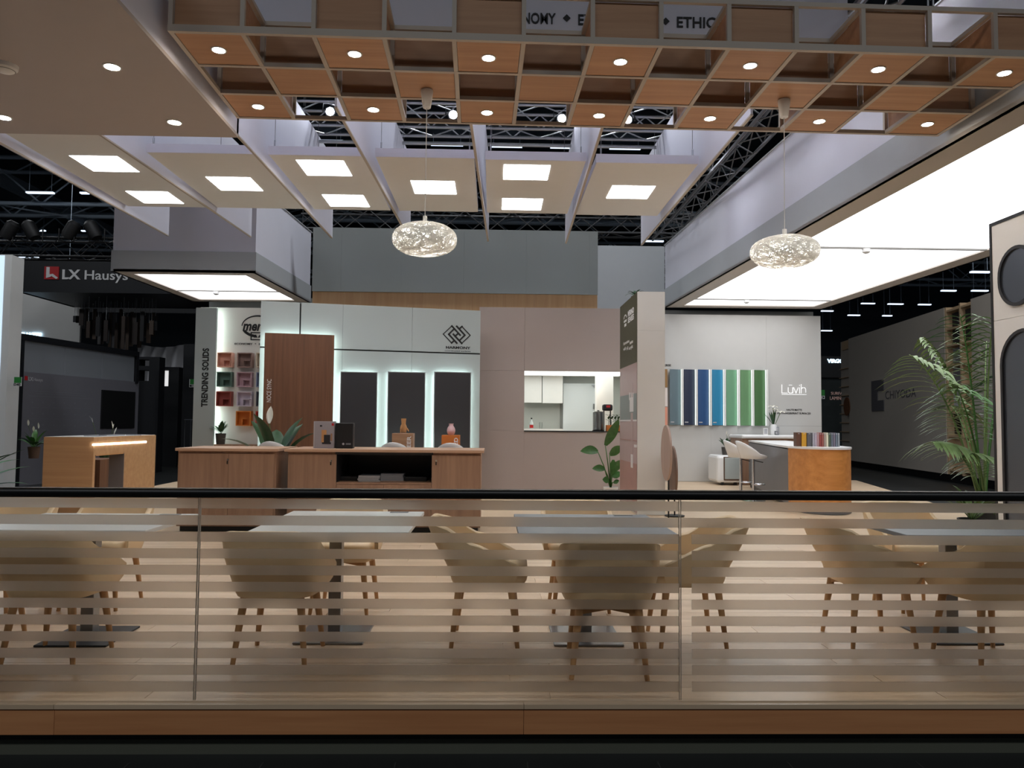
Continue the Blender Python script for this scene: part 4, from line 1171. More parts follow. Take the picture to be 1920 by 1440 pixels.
# bird-of-paradise by the mauve wall
sc = Vector((PY(1145, 930, 12.9).x, 12.9, 0))
t = thing('broad_leaf_plant', 'tall broad-leaved plant in a white pot before the mauve wall', 'plant', tuple(sc))
pot(t, sc, .10, .125, PY(1145, 913, 12.9).z, 'pot_white')
b0 = sc + Vector((0, 0, PY(1145, 913, 12.9).z * .86))
def stalk(px_s, py_s, px_t, py_t, dy, wd, dr=.35, dys=0, sd=None):
    s = PY(px_s, py_s, 12.9 + dys); e = PY(px_t, py_t, 12.9 + dy)
    m = MB(); m.tube([b0, b0.lerp(s, .55) + Vector((0, 0, .05)), s], [.012, .010, .007], 6)
    d = (e - s); L = d.length; d.normalize()
    m.leaf(s, d + Vector((0, 0, dr * .42)), L * 1.04, wd, dr, 8, .22, sd)
    m.build('leaf', 'leaf', t, smooth='all')
sdv = (.25, .5, .85)
stalk(1135, 835, 1159, 787, -.15, .20, .1, -.05, (1, .4, .1)); stalk(1121, 847, 1089, 843, -.2, .16, .5, -.05, sdv)
stalk(1143, 853, 1164, 836, .05, .17, .3, 0, (.3, .4, -1)); stalk(1134, 880, 1111, 877, -.25, .12, .4, -.1, sdv)
stalk(1146, 885, 1165, 862, .1, .17, .35, .05, (.3, .4, -1)); stalk(1150, 862, 1150, 893, -.1, .12, .2, -.1, (1, .2, 0))
stalk(1148, 893, 1164, 886, -.2, .15, .4, -.1, sdv); stalk(1141, 902, 1130, 898, -.2, .12, .4, -.1, sdv); stalk(1150, 905, 1160, 900, -.15, .1, .5, -.1, sdv)
# palm by the oval panel
pc = Vector((PY(1846, 940, 9.6).x, 9.6, HZ + .25))
t = thing('palm', 'tall feathery palm beside the panel with oval openings', 'palm', tuple(pc))
pot(t, pc, .17, .22, .38, 'pot_dark')
def frond(tip, rise, leaflets, ll, seed, base=None):
    R_ = random.Random(seed); b = pc + Vector((R_.uniform(-.05, .05), R_.uniform(-.05, .05), .34)); tip = Vector(tip)
    ctl = b.lerp(tip, .45) + Vector((0, 0, rise))
    N = 25; P_ = []
    for k in range(N + 1):
        s = k / N; P_.append(b * (1 - s) ** 2 + ctl * 2 * s * (1 - s) + tip * s * s)
    m = MB(); m.tube(P_, [.016 * (1 - .8 * k / N) + .002 for k in range(N + 1)], 5)
    for k in range(int(N * leaflets), N):
        s = k / N; tn = (P_[min(k + 1, N)] - P_[k - 1]).normalized()
        sd = tn.cross(Vector((0, 0, 1))).normalized()
        L = ll * 1.5 * (math.sin(math.pi * min(1, (s - leaflets) / (1 - leaflets) * .8 + .2)) * .8 + .25)
        for sg in (-1, 1):
            d = sd * sg + tn * .75 + Vector((0, 0, .15))
            m.leaf(P_[k], d, L * R_.uniform(.8, 1.15), .05, 1.25, 5, .25)
    m.build('frond', 'leaf_palm' if seed % 3 else 'leaf', t, smooth='all')
for i, (px, py, Y_, rs, lf, ll) in enumerate(((1705, 665, 9.2, .75, .42, .42), (1730, 632, 9.9, .8, .45, .4), (1800, 590, 9.4, .75, .45, .42), (1862, 592, 9.0, .7, .5, .4), (1745, 830, 9.1, .55, .45, .36),
                                              (1790, 720, 8.8, .5, .4, .38), (1850, 640, 10.1, .8, .5, .4), (1780, 760, 10.2, .6, .4, .38), (1880, 700, 9.9, .6, .4, .36), (1825, 850, 8.9, .4, .3, .3), (1900, 620, 10.3, .7, .4, .4))):
    frond(PY(px, py, Y_), rs, lf, ll, i + 1)
leafy('low_plant', 'low spreading green plant at the foot of the palm', (PY(1822, 935, 9.0).x, 9.0, HZ + .25), .22, .16, 'pot_dark', 34, .38, .05, 41, spread=1.5, droop=1.2, lm='leaf_palm')
MB().box(pc.x - .75, pc.x + .6, 8.6, 10.0, HZ, HZ + .25).build('plant_base', 'char', label='dark low base carrying the palm and the low plant', cat='base')

# ============================================================ PEDESTALS, HAND AND VASE
def pedestal(x0, x1, yt, Y, m, txt, tx, lb):
    a, b, z = PY(x0, yt, Y).x, PY(x1, yt, Y).x, PY((x0 + x1) / 2, yt, Y).z
    t = thing('pedestal', lb, 'pedestal', ((a + b) / 2, Y + .15, 0))
    MB().box(a, b, Y, Y + .3, 0, z).build('body', m, t, bevel=.003)
    MB().box(a + .01, b - .01, Y + .301, Y + .315, .3, z - .012).build('light_edge', 'e_soft', t)
    u = PY(tx, yt + 10, Y).x
    text(txt, (u, Y - .001, z - .32 - .01), (0, 0, 1), (-1, 0, 0), .16 if len(txt) == 3 else .3, .062, 'lettering', 'print_white', t, .004, .02) if 0 else \
        text(txt, (u, Y - .001, z - .21), (0, 0, 1), (-1, 0, 0), .17, .062, 'lettering', 'print_white', t, .004, .02)
    return (a + b) / 2, Y + .14, z
hx, hy, hz = pedestal(735, 774, 812.5, 11.7, 'ped_wood', 'EER', 770.5, 'wooden pedestal with vertical white letters under the carved hand')
vx, vy, vz = pedestal(828, 861.5, 816, 11.9, 'orange_box', 'TED', 858.5, 'orange pedestal with vertical white letters under the pink vase')
hd = thing('carved_hand', 'carved wooden hand standing on its fingertips on the wooden pedestal', 'carving', (hx, hy, hz))
m = MB()
prof = [(.040, .036, .225), (.034, .03, .17), (.032, .028, .14), (.046, .03, .11), (.052, .03, .08), (.052, .028, .055), (.045, .024, .045)]
rows = [[Vector((hx + .0 + rx * math.cos(q), hy + ry * math.sin(q), hz + z)) for q in [2 * math.pi * k / 14 for k in range(14)]] for rx, ry, z in reversed(prof)]
m.sheet(rows, close=True); m.add(rows[-1], [tuple(range(14))])
m.build('palm_and_wrist', 'hand_wood', hd, smooth=True)
for k in range(4):
    fx_ = hx - .04 + k * .025
    MB().tube([(fx_, hy, hz + .06), (fx_, hy - .012, hz + .03), (fx_ - .002, hy - .006, hz + .0 + .008)], [.011, .0105, .008], 8).build('finger', 'hand_wood', hd, smooth=True)
MB().tube([(hx + .04, hy, hz + .085), (hx + .066, hy - .01, hz + .055), (hx + .082, hy - .015, hz + .03)], [.013, .0115, .008], 8).build('thumb', 'hand_wood', hd, smooth=True)
MB().lathe([(.035, 0), (.055, .02), (.066, .06), (.064, .09), (.05, .125), (.036, .142), (.034, .165), (.039, .18), (.032, .18), (.028, .15), (.01, .14)], (vx, vy, vz), 28).build('vase', 'pink', smooth=True, label='pale pink round-bellied vase on the orange pedestal', cat='vase')

# ============================================================ BAR STOOLS
def make_stool():
    t = thing('bar_stool', 'x', 'stool')
    n = 28; rows = []
    for v, (rr, kz) in enumerate(((.10, 0), (.17, .0), (.205, .12), (.228, .45), (.24, .8), (.245, 1.0), (.235, 1.02), (.215, .85), (.19, .4), (.16, .14), (.02, .1))):
        r_ = []
        for k in range(n):
            q = 2 * math.pi * k / n
            hh = .035 + .27 * (max(0, -math.cos(q)) ** .9 + .22 * (1 - abs(math.cos(q))) + .0)
            ln_ = -.07 * max(0, -math.cos(q)) * kz
            r_.append(Vector((rr * math.cos(q) + ln_, rr * .95 * math.sin(q), .72 + (hh if kz > .13 else .035) * kz)))
        rows.append(r_)
    m = MB(); m.sheet(rows, close=True); m.add(rows[0], [tuple(range(n - 1, -1, -1))]); m.add(rows[-1], [tuple(range(n))])
    m.build('seat_shell', 'white_gloss', t, smooth='all', local=True)
    MB().tube([(0, 0, .02), (0, 0, .72)], .026, 14).build('column', 'chrome', t, smooth=True, local=True)
    MB().lathe([(.20, 0), (.20, .008), (.12, .02), (.04, .045), (.03, .07)], (0, 0, 0), 28).build('base', 'chrome', t, smooth=True, local=True)
    MB().tube([(.02, 0, .28)] + [(.09 + .11 * math.cos(q), .11 * math.sin(q), .28) for q in [math.pi + 2 * math.pi * k / 20 for k in range(21)]], .009, 8).build('foot_ring', 'chrome', t, smooth=True, local=True)
    MB().tube([(.03, 0, .69), (.14, -.08, .66)], .008, 6).build('lever', 'black', t, local=True)
    return t
st = make_stool()
GS = 'white bar stools'
sp_ = [(PZ(1413, 939, 0).x, PZ(1413, 939, 0).y, 10, 'white bar stool on a chrome column nearest the curved counter'), (PZ(1389, 934, 0).x, PZ(1389, 934, 0).y, 6, 'white bar stool on a chrome column nearer the small white cabinet'),
       (PY(515, 850, 10.5).x, 10.55, 90, 'white bar stool behind the two-door cabinet'), (PY(741, 850, 10.5).x, 10.55, 90, 'white bar stool behind the niche cabinet before the wooden pedestal'),
       (PY(846, 850, 10.5).x, 10.55, 90, 'white bar stool behind the niche cabinet before the orange pedestal')]
for i, (x, y, a, lb) in enumerate(sp_):
    if i == 0: st.location = (x, y, 0); st.rotation_euler = (0, 0, math.radians(a)); st['label'] = lb; st['group'] = GS
    else: dup(st, (x, y, 0), math.radians(a), lb, GS)

# ============================================================ CURVED COUNTER AND WHAT IS AROUND IT
def smooth_poly(pts, n=8):
    out = []; N = len(pts)
    for i in range(N - 1):
        p0, p1, p2, p3 = (Vector(pts[max(i - 1, 0)]), Vector(pts[i]), Vector(pts[i + 1]), Vector(pts[min(i + 2, N - 1)]))
        for k in range(n):
            s = k / n
            out.append(.5 * ((2 * p1) + (p2 - p0) * s + (2 * p0 - 5 * p1 + 4 * p2 - p3) * s * s + (3 * p1 - p0 - 3 * p2 + p3) * s ** 3))
    out.append(Vector(pts[-1])); return out
ctz = PY(1520, 838, 11.5).z
cu = thing('curved_counter', 'counter with a curved orange wood front, grey side and white top', 'counter', (5.0, 12.8, 0))
side = smooth_poly([(5.42, 16.2), (5.18, 15.0), (4.9, 13.5), (4.58, 11.85)])
front = smooth_poly([(4.58, 11.85), (4.66, 11.45), (4.88, 11.2), (5.16, 11.22), (5.40, 11.5), (5.5, 11.85)])
back_ = [Vector((5.8, 13.5)), Vector((6.2, 16.2))]
def skin(path, z0, z1, th=.02):
    m = MB()
    nrm = []
    for i, p in enumerate(path):
        d = (path[min(i + 1, len(path) - 1)] - path[max(i - 1, 0)]).normalized(); nrm.append(Vector((-d.y, d.x)))
    o_ = [[Vector((p.x, p.y, z)) for z in (z0, z1)] for p in path]
    i_ = [[Vector((p.x + n.x * th, p.y + n.y * th, z)) for z in (z0, z1)] for p, n in zip(path, nrm)]
    m.sheet(o_); m.sheet(list(reversed(i_)))
    m.sheet([[a[1] for a in o_], [a[1] for a in i_]]); m.sheet([[a[0] for a in o_], [a[0] for a in i_]])
    m.sheet([o_[0], i_[0]]); m.sheet([o_[-1], i_[-1]])
    return m
skin(side, .08, ctz - .05).build('side_panel', 'grey_lam', cu, smooth=True)
skin(front, .0 + .08, ctz - .03).build('front_panel', 'counter_wood', cu, smooth=True)
skin([p * 1 for p in front], 0, .08, .05).build('plinth', 'grey_lam', cu, smooth=True)
outl = side + front[1:] + back_
cen = sum(outl, Vector((0, 0))) / len(outl)
MB().prism([(p.x + (p - cen).normalized().x * .02, p.y + (p - cen).normalized().y * .02, ctz - .03) for p in outl], (0, 0, .03)).build('counter_top', 'white_gloss', cu)
MB().prism([(p.x + (cen - p).normalized().x * .12, p.y + (cen - p).normalized().y * .12, 0) for p in outl], (0, 0, ctz - .03)).build('core', 'near_black', cu)
# sample boards on the counter
sam = [('dark brown', (96, 62, 44)), ('mustard yellow', (206, 152, 44)), ('dark grey', (92, 90, 92)), ('light grey', (176, 174, 182)), ('pale lilac', (188, 176, 188)), ('dusty pink', (186, 150, 152)), ('red brown', (150, 74, 70)), ('terracotta', (158, 92, 84)), ('taupe', (168, 150, 138)), ('cream', (222, 214, 188)), ('dark green', (82, 98, 80)), ('slate', (110, 116, 126)), ('grey violet', (124, 116, 130)), ('steel blue', (112, 122, 134)), ('pale slate', (140, 146, 152))]
ns = len(sam)
for i, (nm, cl) in enumerate(sam):
    px = (1498, 1508, 1518)[i] if i < 3 else 1526 + (1573 - 1526) * (i - 3) / (ns - 4)
    m_ = 'counter_sample_' + nm.replace(' ', '_'); mat(m_, cl, .45)
    p = PY(px, 837, 11.62 + .25 * abs(i / (ns - 1) - .62))
    t = thing('sample_board', nm + ' sample board standing on the curved counter', 'sample', (p.x, p.y, ctz), math.radians(-2 + 5 * i / ns))
    wd = .044 if i > 3 else .075 if i else .06
    MB().box(-.0145 if i > 2 else -.036, .0145 if i > 2 else .036, 0, .13, 0, .215 - .003 * (i % 3)).build('board', m_, t, bevel=.002, local=True)
    MB().box(-.011, .011, -.001, .0, .19, .2).build('edge_label', 'print_grey', t, local=True)
# back counter against the wall
bc = thing('back_counter', 'white-topped back counter below the thin white lettering', 'counter', (6.3, 17.2, 0))
sx0, sx1 = PY(1392, 850, 16.7).x, PY(1530, 850, 16.7).x
bz = PY(1440, 815.5, 16.8).z
MB().box(sx0, sx1, 16.7, 17.55, 0, bz - .08).build('body', 'cab_wood', bc, bevel=.01)
MB().box(sx0 - .03, sx1, 16.62, 17.56, bz - .08, bz).build('top', 'white_gloss', bc, bevel=.03)
va = Vector((PY(1450.5, 815, 17.0).x, 17.0, bz))
t = thing('lily_vase', 'white vase of white lilies on the back counter', 'vase', tuple(va))
MB().lathe([(.055, 0), (.068, .03), (.07, .2), (.05, .235), (.045, .235), (.04, .2), (.01, .19)], va, 24).build('vase', 'white_gloss', t, smooth=True)
for k in range(5):
    q = k * 1.9; tp = va + Vector((.10 * math.cos(q) + .06, .06 * math.sin(q), .5 + .06 * (k % 3)))
    MB().tube([va + Vector((0, 0, .15)), va.lerp(tp, .6) + Vector((0, 0, .06)), tp], .006, 5).build('stem', 'stem', t)
    if k < 3:
        f = MB()
        for j in range(6):
            w2 = j * math.pi / 3
            f.leaf(tp, (math.cos(w2), math.sin(w2) - .4, .5), .15, .06, .8)
        f.build('flower', 'petal', t, smooth='all')
for k in range(8):
    q = k * 2.2
    MB().leaf(va + Vector((0, 0, .2)), (math.cos(q) * .4 - .25, math.sin(q) * .3, 1), .36, .045, .3).build('leaf', 'leaf_dark', t, smooth='all')
for px, w_, h_, m_, lb in ((1436, .1, .15, 'white_paint', 'small white picture frame on the back counter'), (1453.5, .07, .09, 'steel', 'tiny silver picture frame beside the lily vase'), (1460, .1, .18, 'stone_grey', 'grey picture frame beside the lily vase on the back counter')):
    x = PY(px, 815, 16.85).x
    yy = {1436: 16.86, 1453.5: 16.78, 1460: 16.95}[px]
    t = thing('picture_frame', lb, 'frame', (x, yy, bz))
    MB().box(x - w_ / 2, x + w_ / 2, yy, yy + .02, bz, bz + h_).build('frame', m_, t, bevel=.003)
    MB().box(x - w_ / 2 + .015, x + w_ / 2 - .015, yy - .002, yy, bz + .02, bz + h_ - .015).build('picture', 'print_grey', t)
# small white cabinet and its plant
tx0, tx1 = PY(1345, 880, 16.55).x, PY(1391, 880, 16.55).x
tz = PY(1367, 854, 16.55).z
t = thing('white_cabinet', 'small white rounded cabinet with a brown edge against the grey wall', 'cabinet', ((tx0 + tx1) / 2, 16.9, 0))
MB().box(tx0, tx1, 16.56, 17.3, .05, tz).build('body', 'white_gloss', t, bevel=.06)
MB().box(tx0 + .14, tx1 - .02, 16.54, 16.575, .10, tz - .03).build('rim', 'pot_brown', t, bevel=.01)
MB().box(tx0 + .16, tx1 - .04, 16.53, 16.55, .13, tz - .05).build('door', 'cool_wall', t, bevel=.008)
for k in (0, 1): MB().box(tx0 + .1 + k * .28, tx0 + .16 + k * .28, 16.6, 16.66, 0, .06).build('foot', 'black', t)
leafy('potted_plant', 'leafy plant with white flowers on the small white cabinet behind the stools', ((tx0 + tx1) / 2 + .02, 16.9, tz), .17, .09, 'pot_dark', 20, .2, .06, 33, lm='leaf_dark', spread=1.2, flowers=3)
# round boards on stems
def disc(px, py, rpx, Y, ang, m_, lb):
    c = PY(px, py, Y); r = rpx * (Y / 1442.0)
    t = thing('round_board', lb, 'board', (c.x, c.y, 0))
    a = math.radians(ang)
    MB().lathe([(r - .004, -.014), (r, -.01), (r, .01), (r - .004, .014)], (0, 0, 0), 48).xf(Matrix.Translation(c) @ Matrix.Rotation(a, 4, 'Z') @ Matrix.Rotation(math.radians(90), 4, 'X')).build('disc', m_, t)
    off = Vector((math.sin(a), -math.cos(a), 0)) * -.028
    MB().tube([(c.x + off.x, c.y + off.y, 0.01), (c.x + off.x, c.y + off.y, c.z)], .011, 8).build('stem', 'black', t)
    MB().lathe([(.14, 0), (.14, .012)], (c.x + off.x, c.y + off.y, 0), 24).build('base', 'black', t)
disc(1249.5, 849, 52, 10.45, -93, 'disc_wood', 'pinkish round wooden board on a black stem beside the pillar')
disc(1261, 886, 50, 10.95, -94, 'disc_brown', 'dark brown round board on a black stem beside the pinkish one')

# ============================================================ PANEL WITH OVAL OPENINGS (right)
XO = PX(1860, 500, 4.68).x
yo1 = PX(1860.5, 650, XO).y
zo1 = PX(1858.5, 425, XO).z
ov = thing('oval_display', 'white panel with dark oval openings and a black edge beside the palm', 'panel', (XO, 5.8, 0))
FO = Frame((XO, yo1), (XO, 4.0))      # u runs towards the viewer, n points to -x side
nside = FO.n
uo, zA = FO.uv(1875, 462); 
zj_ = PX(1866, 602, XO).z
MB().fbox(FO, .03, FO.len, -.06, 0, 0, zj_ - .0015).build('panel_board', 'white_paint', ov)
MB().fbox(FO, .03, FO.len, -.06, 0, zj_ + .0015, zo1).build('panel_board', 'white_paint', ov)
MB().fbox(FO, 0, .03, -.065, .006, 0, zo1 + .03).build('edge', 'near_black', ov)
MB().fbox(FO, .03, FO.len, -.065, .006, zo1, zo1 + .03).build('edge', 'near_black', ov)
def pill(u0, wd, z0, z1, ring=.03):
    r = wd / 2
    def outl(r_, w):
        pts = []
        for k in range(17): q = math.pi * k / 16; pts.append(FO.pt(u0 + r + r_ * math.cos(q), w, z1 - r + r_ * math.sin(q)))
        for k in range(17): q = math.pi + math.pi * k / 16; pts.append(FO.pt(u0 + r + r_ * math.cos(q), w, z0 + r + r_ * math.sin(q)))
        return pts
    a, b = outl(r, .0), outl(r - ring, .0)
    m = MB(); n = len(a)
    a2, b2 = outl(r, .025), outl(r - ring, .025)
    m.sheet([a, a2, b2, b], close=True)
    m.build('oval_rim', 'char', ov, smooth=True)
    MB().prism(outl(r - ring, .002), FO.n * .006).build('oval_infill', 'oval_glass', ov)
u_a = FO.uv(1875, 520)[0]
pill(u_a, .50, FO.uv(1903, 575)[1], FO.uv(1903, 462)[1])
u_b = FO.uv(1880, 700)[0]
pill(u_b, .62, .08, FO.uv(1908, 618)[1])

# ============================================================ KITCHEN THINGS SEEN THROUGH THE WINDOW
def kcab(x0, x1, y0, y1, Y, lb):
    a, b, c, d = rect(x0, y0, x1, y1, Y)
    t = thing('wall_cabinet', lb, 'cabinet', ((a + b) / 2, Y + .17, c))
    MB().box(a, b, Y + .02, KY, c, d).build('body', 'kitchen_wall', t)
    MB().box(a + .003, b - .003, Y, Y + .019, c + .002, d).build('door', 'white_paint', t)
kcab(983, 1016, 700, 755, 16.85, 'white kitchen wall cabinet nearer the mauve wall edge'); kcab(1017, 1055.5, 700, 756, 16.85, 'white kitchen wall cabinet nearer the white door')
a, b, c, d = rect(980, 756, 1050, 806, 17.1)
MB().box(a, b, 17.12, 17.19, 0.6, d).build('splashback', 'splashback_grey', label='pale grey splashback under the kitchen wall cabinets', cat='splashback')
wz_ = PY(1015, 804, 16.6).z
MB().box(X0 + .05, PY(1052, 800, 16.9).x, 16.4, 17.11, 0, wz_).build('kitchen_worktop', 'white_gloss', label='white kitchen worktop below the splashback', cat='worktop')
a, b, c, d = rect(1056, 719, 1117, 811, 17.0)
t = thing('kitchen_door', 'bright white kitchen door with a small handle', 'door', ((a + b) / 2, 17.05, 0))
MB().box(a, b, 17.0, 17.05, 0, d).build('leaf', 'fridge', t)
MB().box(b - .06, b - .03, 16.96, 17.0, 1.62, 1.74).build('handle', 'steel', t)
MB().box(b + .0, b + .03, 16.98, 17.06, 0, d).build('frame', 'white_paint', t)
MB().prism([(b - .1, 16.99, d - .03), (b, 16.99, d - .03), (b, 16.99, d - .12)], (0, -.03, 0)).build('closer', 'steel', t)
a, b, c, d = rect(1119, 690, 1150, 811, 15.9)
MB().box(a, b, 15.9, 16.2, 0, wz1 + .1).build('column', 'white_paint', label='white square column inside the kitchen', cat='column')
# bottle on the worktop
bx = PY(996.5, 800, 16.6).x
t = thing('drink_bottle', 'drink bottle with a red label on the kitchen worktop', 'bottle', (bx, 16.6, wz_))
MB().lathe([(.035, 0), (.04, .01), (.04, .12), (.015, .18), (.014, .21), (.0145, .21)], (bx, 16.6, wz_), 16).build('glass', 'bottle_clear', t, smooth=True)
MB().lathe([(.042, .015), (.042, .085)], (bx, 16.6, wz_), 16).build('label', 'bottle_red', t)
MB().lathe([(.017, .205), (.017, .235)], (bx, 16.6, wz_), 12).build('cap', 'black', t)
gx = PY(1014, 800, 16.55).x
MB().lathe([(.028, 0), (.034, .14), (.031, .14), (.026, .008), (.01, .008)], (gx, 16.55, wz_), 16).build('drinking_glass', 'clear_glass', smooth=True, label='empty drinking glass beside the bottle on the kitchen worktop', cat='glass')
# things on the window sill
ux, uy = PY(1122, 800, 14.02).x, 14.04
t = thing('water_urn', 'silver upright urn on the serving window sill', 'urn', (ux, uy, wz0))
MB().lathe([(.09, 0), (.1, .01), (.1, .33), (.085, .345), (.02, .35), (.02, .37), (.01, .37)], (ux, uy, wz0 + .012), 26).build('body', 'steel', t, smooth=True)
MB().lathe([(.11, 0), (.11, .012)], (ux, uy, wz0), 24).build('foot', 'black', t)
jx = PY(1139, 790, 14.1).x
t = thing('coffee_machine', 'small black and red coffee machine on the window sill', 'coffee machine', (jx, 14.12, wz0))
MB().box(jx - .09, jx + .09, 14.04, 14.2, wz0 + .37, wz0 + .49).build('head', 'near_black', t, bevel=.03)
MB().box(jx - .03, jx + .04, 14.03, 14.04, wz0 + .43, wz0 + .47).build('badge', 'red', t)
for k in (-1, 1): MB().tube([(jx + k * .06, 14.14, wz0 + .0), (jx + k * .06, 14.14, wz0 + .38)], .011, 8).build('leg', 'black', t)
ox0, ox1 = PY(1137, 802, 13.9).x, PY(1170, 802, 13.9).x
t = thing('planter_box', 'orange wooden planter box with herbs on the window sill', 'planter', ((ox0 + ox1) / 2, 13.93, wz0))
MB().box(ox0, ox1, 13.86, 14.0, wz0, PY(1145, 797, 13.9).z).build('box', 'orange_box', t, bevel=.003)
for k in range(5):
    R_ = random.Random(k); bxx = ox0 + .04 + k * .06; m = MB(); zz = wz0 + .1
    m.tube([(bxx, 13.93, zz), (bxx + R_.uniform(-.03, .03), 13.93, zz + .2)], .005, 5)
    for j in range(5): m.leaf((bxx, 13.93, zz + .06 + j * .03), (math.cos(j * 2.4), math.sin(j * 2.4) * .5, .5), .07, .045, .3, 4)
    m.build('herb', 'leaf_dark', t, smooth='all')

# ============================================================ PENDANT LAMPS
def pendant(col, px, py, rx_px, rz_px, lb, seed):
    M_ = Matrix.Translation((g0.x, g0.y, 4.1)) @ Matrix.Rotation(GA, 4, 'Z')
    top = M_ @ Vector(((col + .5) * CS, 1.5 * RS + .08, .0))
    c = PY(px, py, top.y); c.x = (c.x + top.x) / 2; c.x = top.x if abs(c.x - top.x) > .1 else c.x
    k = top.y / 1442.0; rx, rz = rx_px * k, rz_px * k
    t = thing('pendant_lamp', lb, 'pendant lamp', (c.x, top.y, c.z - rz), group='woven pendant lamps')
    MB().lathe([(.028, -.155), (.034, -.15), (.052, -.02), (.05, 0)], (top.x, top.y, 4.1), 20).build('canopy', 'white_paint', t, smooth=True)
    MB().tube([(top.x, top.y, 3.95), (c.x, top.y, c.z + .03)], .0035, 6).build('cord', 'cord', t)
    MB().tube([(c.x, top.y, c.z + .02), (c.x, top.y, c.z + rz + .06)], .018, 10).build('socket', 'white_paint', t)
    MB().ell((c.x, top.y, c.z - .0), (.052, .052, .04), 14, 8).build('bulb', 'e_bulb', t, smooth='all')
    R_ = random.Random(seed); m = MB()
    for s in range(640):
        n = Vector((R_.gauss(0, 1), R_.gauss(0, 1), R_.gauss(0, .75))).normalized()
        a = n.orthogonal().normalized(); b = n.cross(a)
        h_ = R_.uniform(-.55, .55); rr = math.sqrt(1 - h_ * h_)
        q0 = R_.uniform(0, 6.28); sp2 = R_.uniform(2.0, 5.5); NN = 13
        pts = []
        for i in range(NN + 1):
            q = q0 + sp2 * i / NN; v = n * h_ + a * rr * math.cos(q) + b * rr * math.sin(q)
            # flattened, slightly boxy shade
            v2 = Vector((v.x, v.y, math.copysign(abs(v.z) ** .85, v.z))); v2 *= R_.uniform(.99, 1.004)
            pts.append(Vector((c.x + v2.x * rx, top.y + v2.y * rx, c.z + v2.z * rz)))
        wd_ = R_.choice((.0018, .0026, .0036)); rows_ = []
        for i in range(NN + 1):
            tg = (pts[min(i + 1, NN)] - pts[max(i - 1, 0)]).normalized()
            nr = (pts[i] - Vector((c.x, top.y, c.z))).normalized(); bi = tg.cross(nr).normalized() * wd_
            rows_.append([pts[i] - bi, pts[i] + bi])
        m.sheet(rows_)
    m.build('woven_shade', 'string', t, kind='stuff')
pendant(3, 796, 449, 61, 31, 'woven white pendant lamp hanging before the blue grey fascia', 4)
pendant(9, 1470, 472, 64, 30, 'woven white pendant lamp hanging before the long light box', 8)

# ============================================================ NEIGHBOUR STANDS AND HALL (left)
# bluish white wall at the border, its light wash put in as a glowing face
YW = 17.5
a = PY(27, 690, YW).x; zt_ = PY(12, 482, YW).z
wb = thing('wall_left_neighbour', 'tall white wall washed with bluish light at the edge of the next stand', None, (a - .4, YW, HZ), kind='structure')
MB().box(a - 2.6, a, YW - .25 + .0, YW + .2, HZ, zt_).build('wall_body', 'white_paint', wb)
MB().box(a - 2.6, a - .16, YW - .262, YW - .251, HZ + .1, zt_ - .02).build('glow_face', 'e_wallwash', wb)
# green stand number signs
def green_sign(x0, y0, x1, y1, Y, s_, lb):
    a, b, c, d = rect(x0, y0, x1, y1, Y)
    t = thing('stand_number_sign', lb, 'sign', ((a + b) / 2, Y, c))
    MB().box(a, b, Y, Y + .02, c, d).build('plate', 'print_white', t)
    MB().box(a + (b - a) * .1, b, Y - .003, Y, c + (d - c) * .36, d).build('green_field', 'sign_green', t)
    text(s_, (a + (b - a) * .08, Y - .001, c + (d - c) * .06), (1, 0, 0), (0, 0, 1), (b - a) * .84, (d - c) * .26, 'lettering', 'char', t, .003, .02)
    return t
green_sign(25, 707, 40, 724, 17.228, 'D40', 'green and white stand number sign on the bluish white wall')

# dark overhead fascia with the logo
YF = 24.0
a, b, c, d = rect(33, 487, 312, 549, YF)
lf = thing('dark_fascia', 'dark overhead fascia with a red and white company sign', 'fascia', ((a + b) / 2, YF + 1.5, c))
b2 = PY(372, 550, YF).x
MB().box(a, b2, YF, YF + .15, c, d).build('front_board', 'lx_dark', lf)
MB().box(a, a + .15, YF + .15, YF + 3.2, c, d).build('side_board', 'lx_dark', lf)
FZB = c
MB().box(a, b2, YF + .15, YF + 3.2, c, c + .1).build('underside', 'lx_dark', lf)
# logo: red square with a white mark, then letters
q0, q1, q2, q3 = rect(84, 500, 111, 524, YF)
MB().box(q0, q1, YF - .03, YF, q2, q3).build('logo_square', 'red', lf)
mk = [(.16, .95), (.36, .95), (.36, .32), (.72, .05), (.98, .2), (.9, .12)]
def mark(pts):
    MB().prism([(q0 + (q1 - q0) * x, YF - .031, q2 + (q3 - q2) * z) for x, z in pts], (0, -.02, 0)).build('logo_mark', 'print_white', lf)
mark([(.16, .95), (.38, .95), (.38, .38), (.16, .1)]); mark([(.16, .1), (.38, .38), (.62, .42), (.5, .2)]); mark([(.62, .42), (.98, .12), (.86, .02), (.52, .26)])
def ltxt(s_, x0, x1, yb, yt, Y, parent, m_='print_white', fat=.02, nm='lettering'):
    p0, p1 = PY(x0, yb, Y), PY(x1, yb, Y); z1_ = PY((x0 + x1) / 2, yt, Y).z; z0_ = PY((x0 + x1) / 2, yb, Y).z
    return text(s_, (p0.x, Y - .001, p0.z), (1, 0, 0), (0, 0, 1), p1.x - p0.x, z1_ - z0_, nm, m_, parent, .02, fat)
ltxt('LX', 117, 151, 523, 505, YF, lf, fat=.03); ltxt('Hausys', 159, 240, 524, 506, YF, lf, fat=.01)
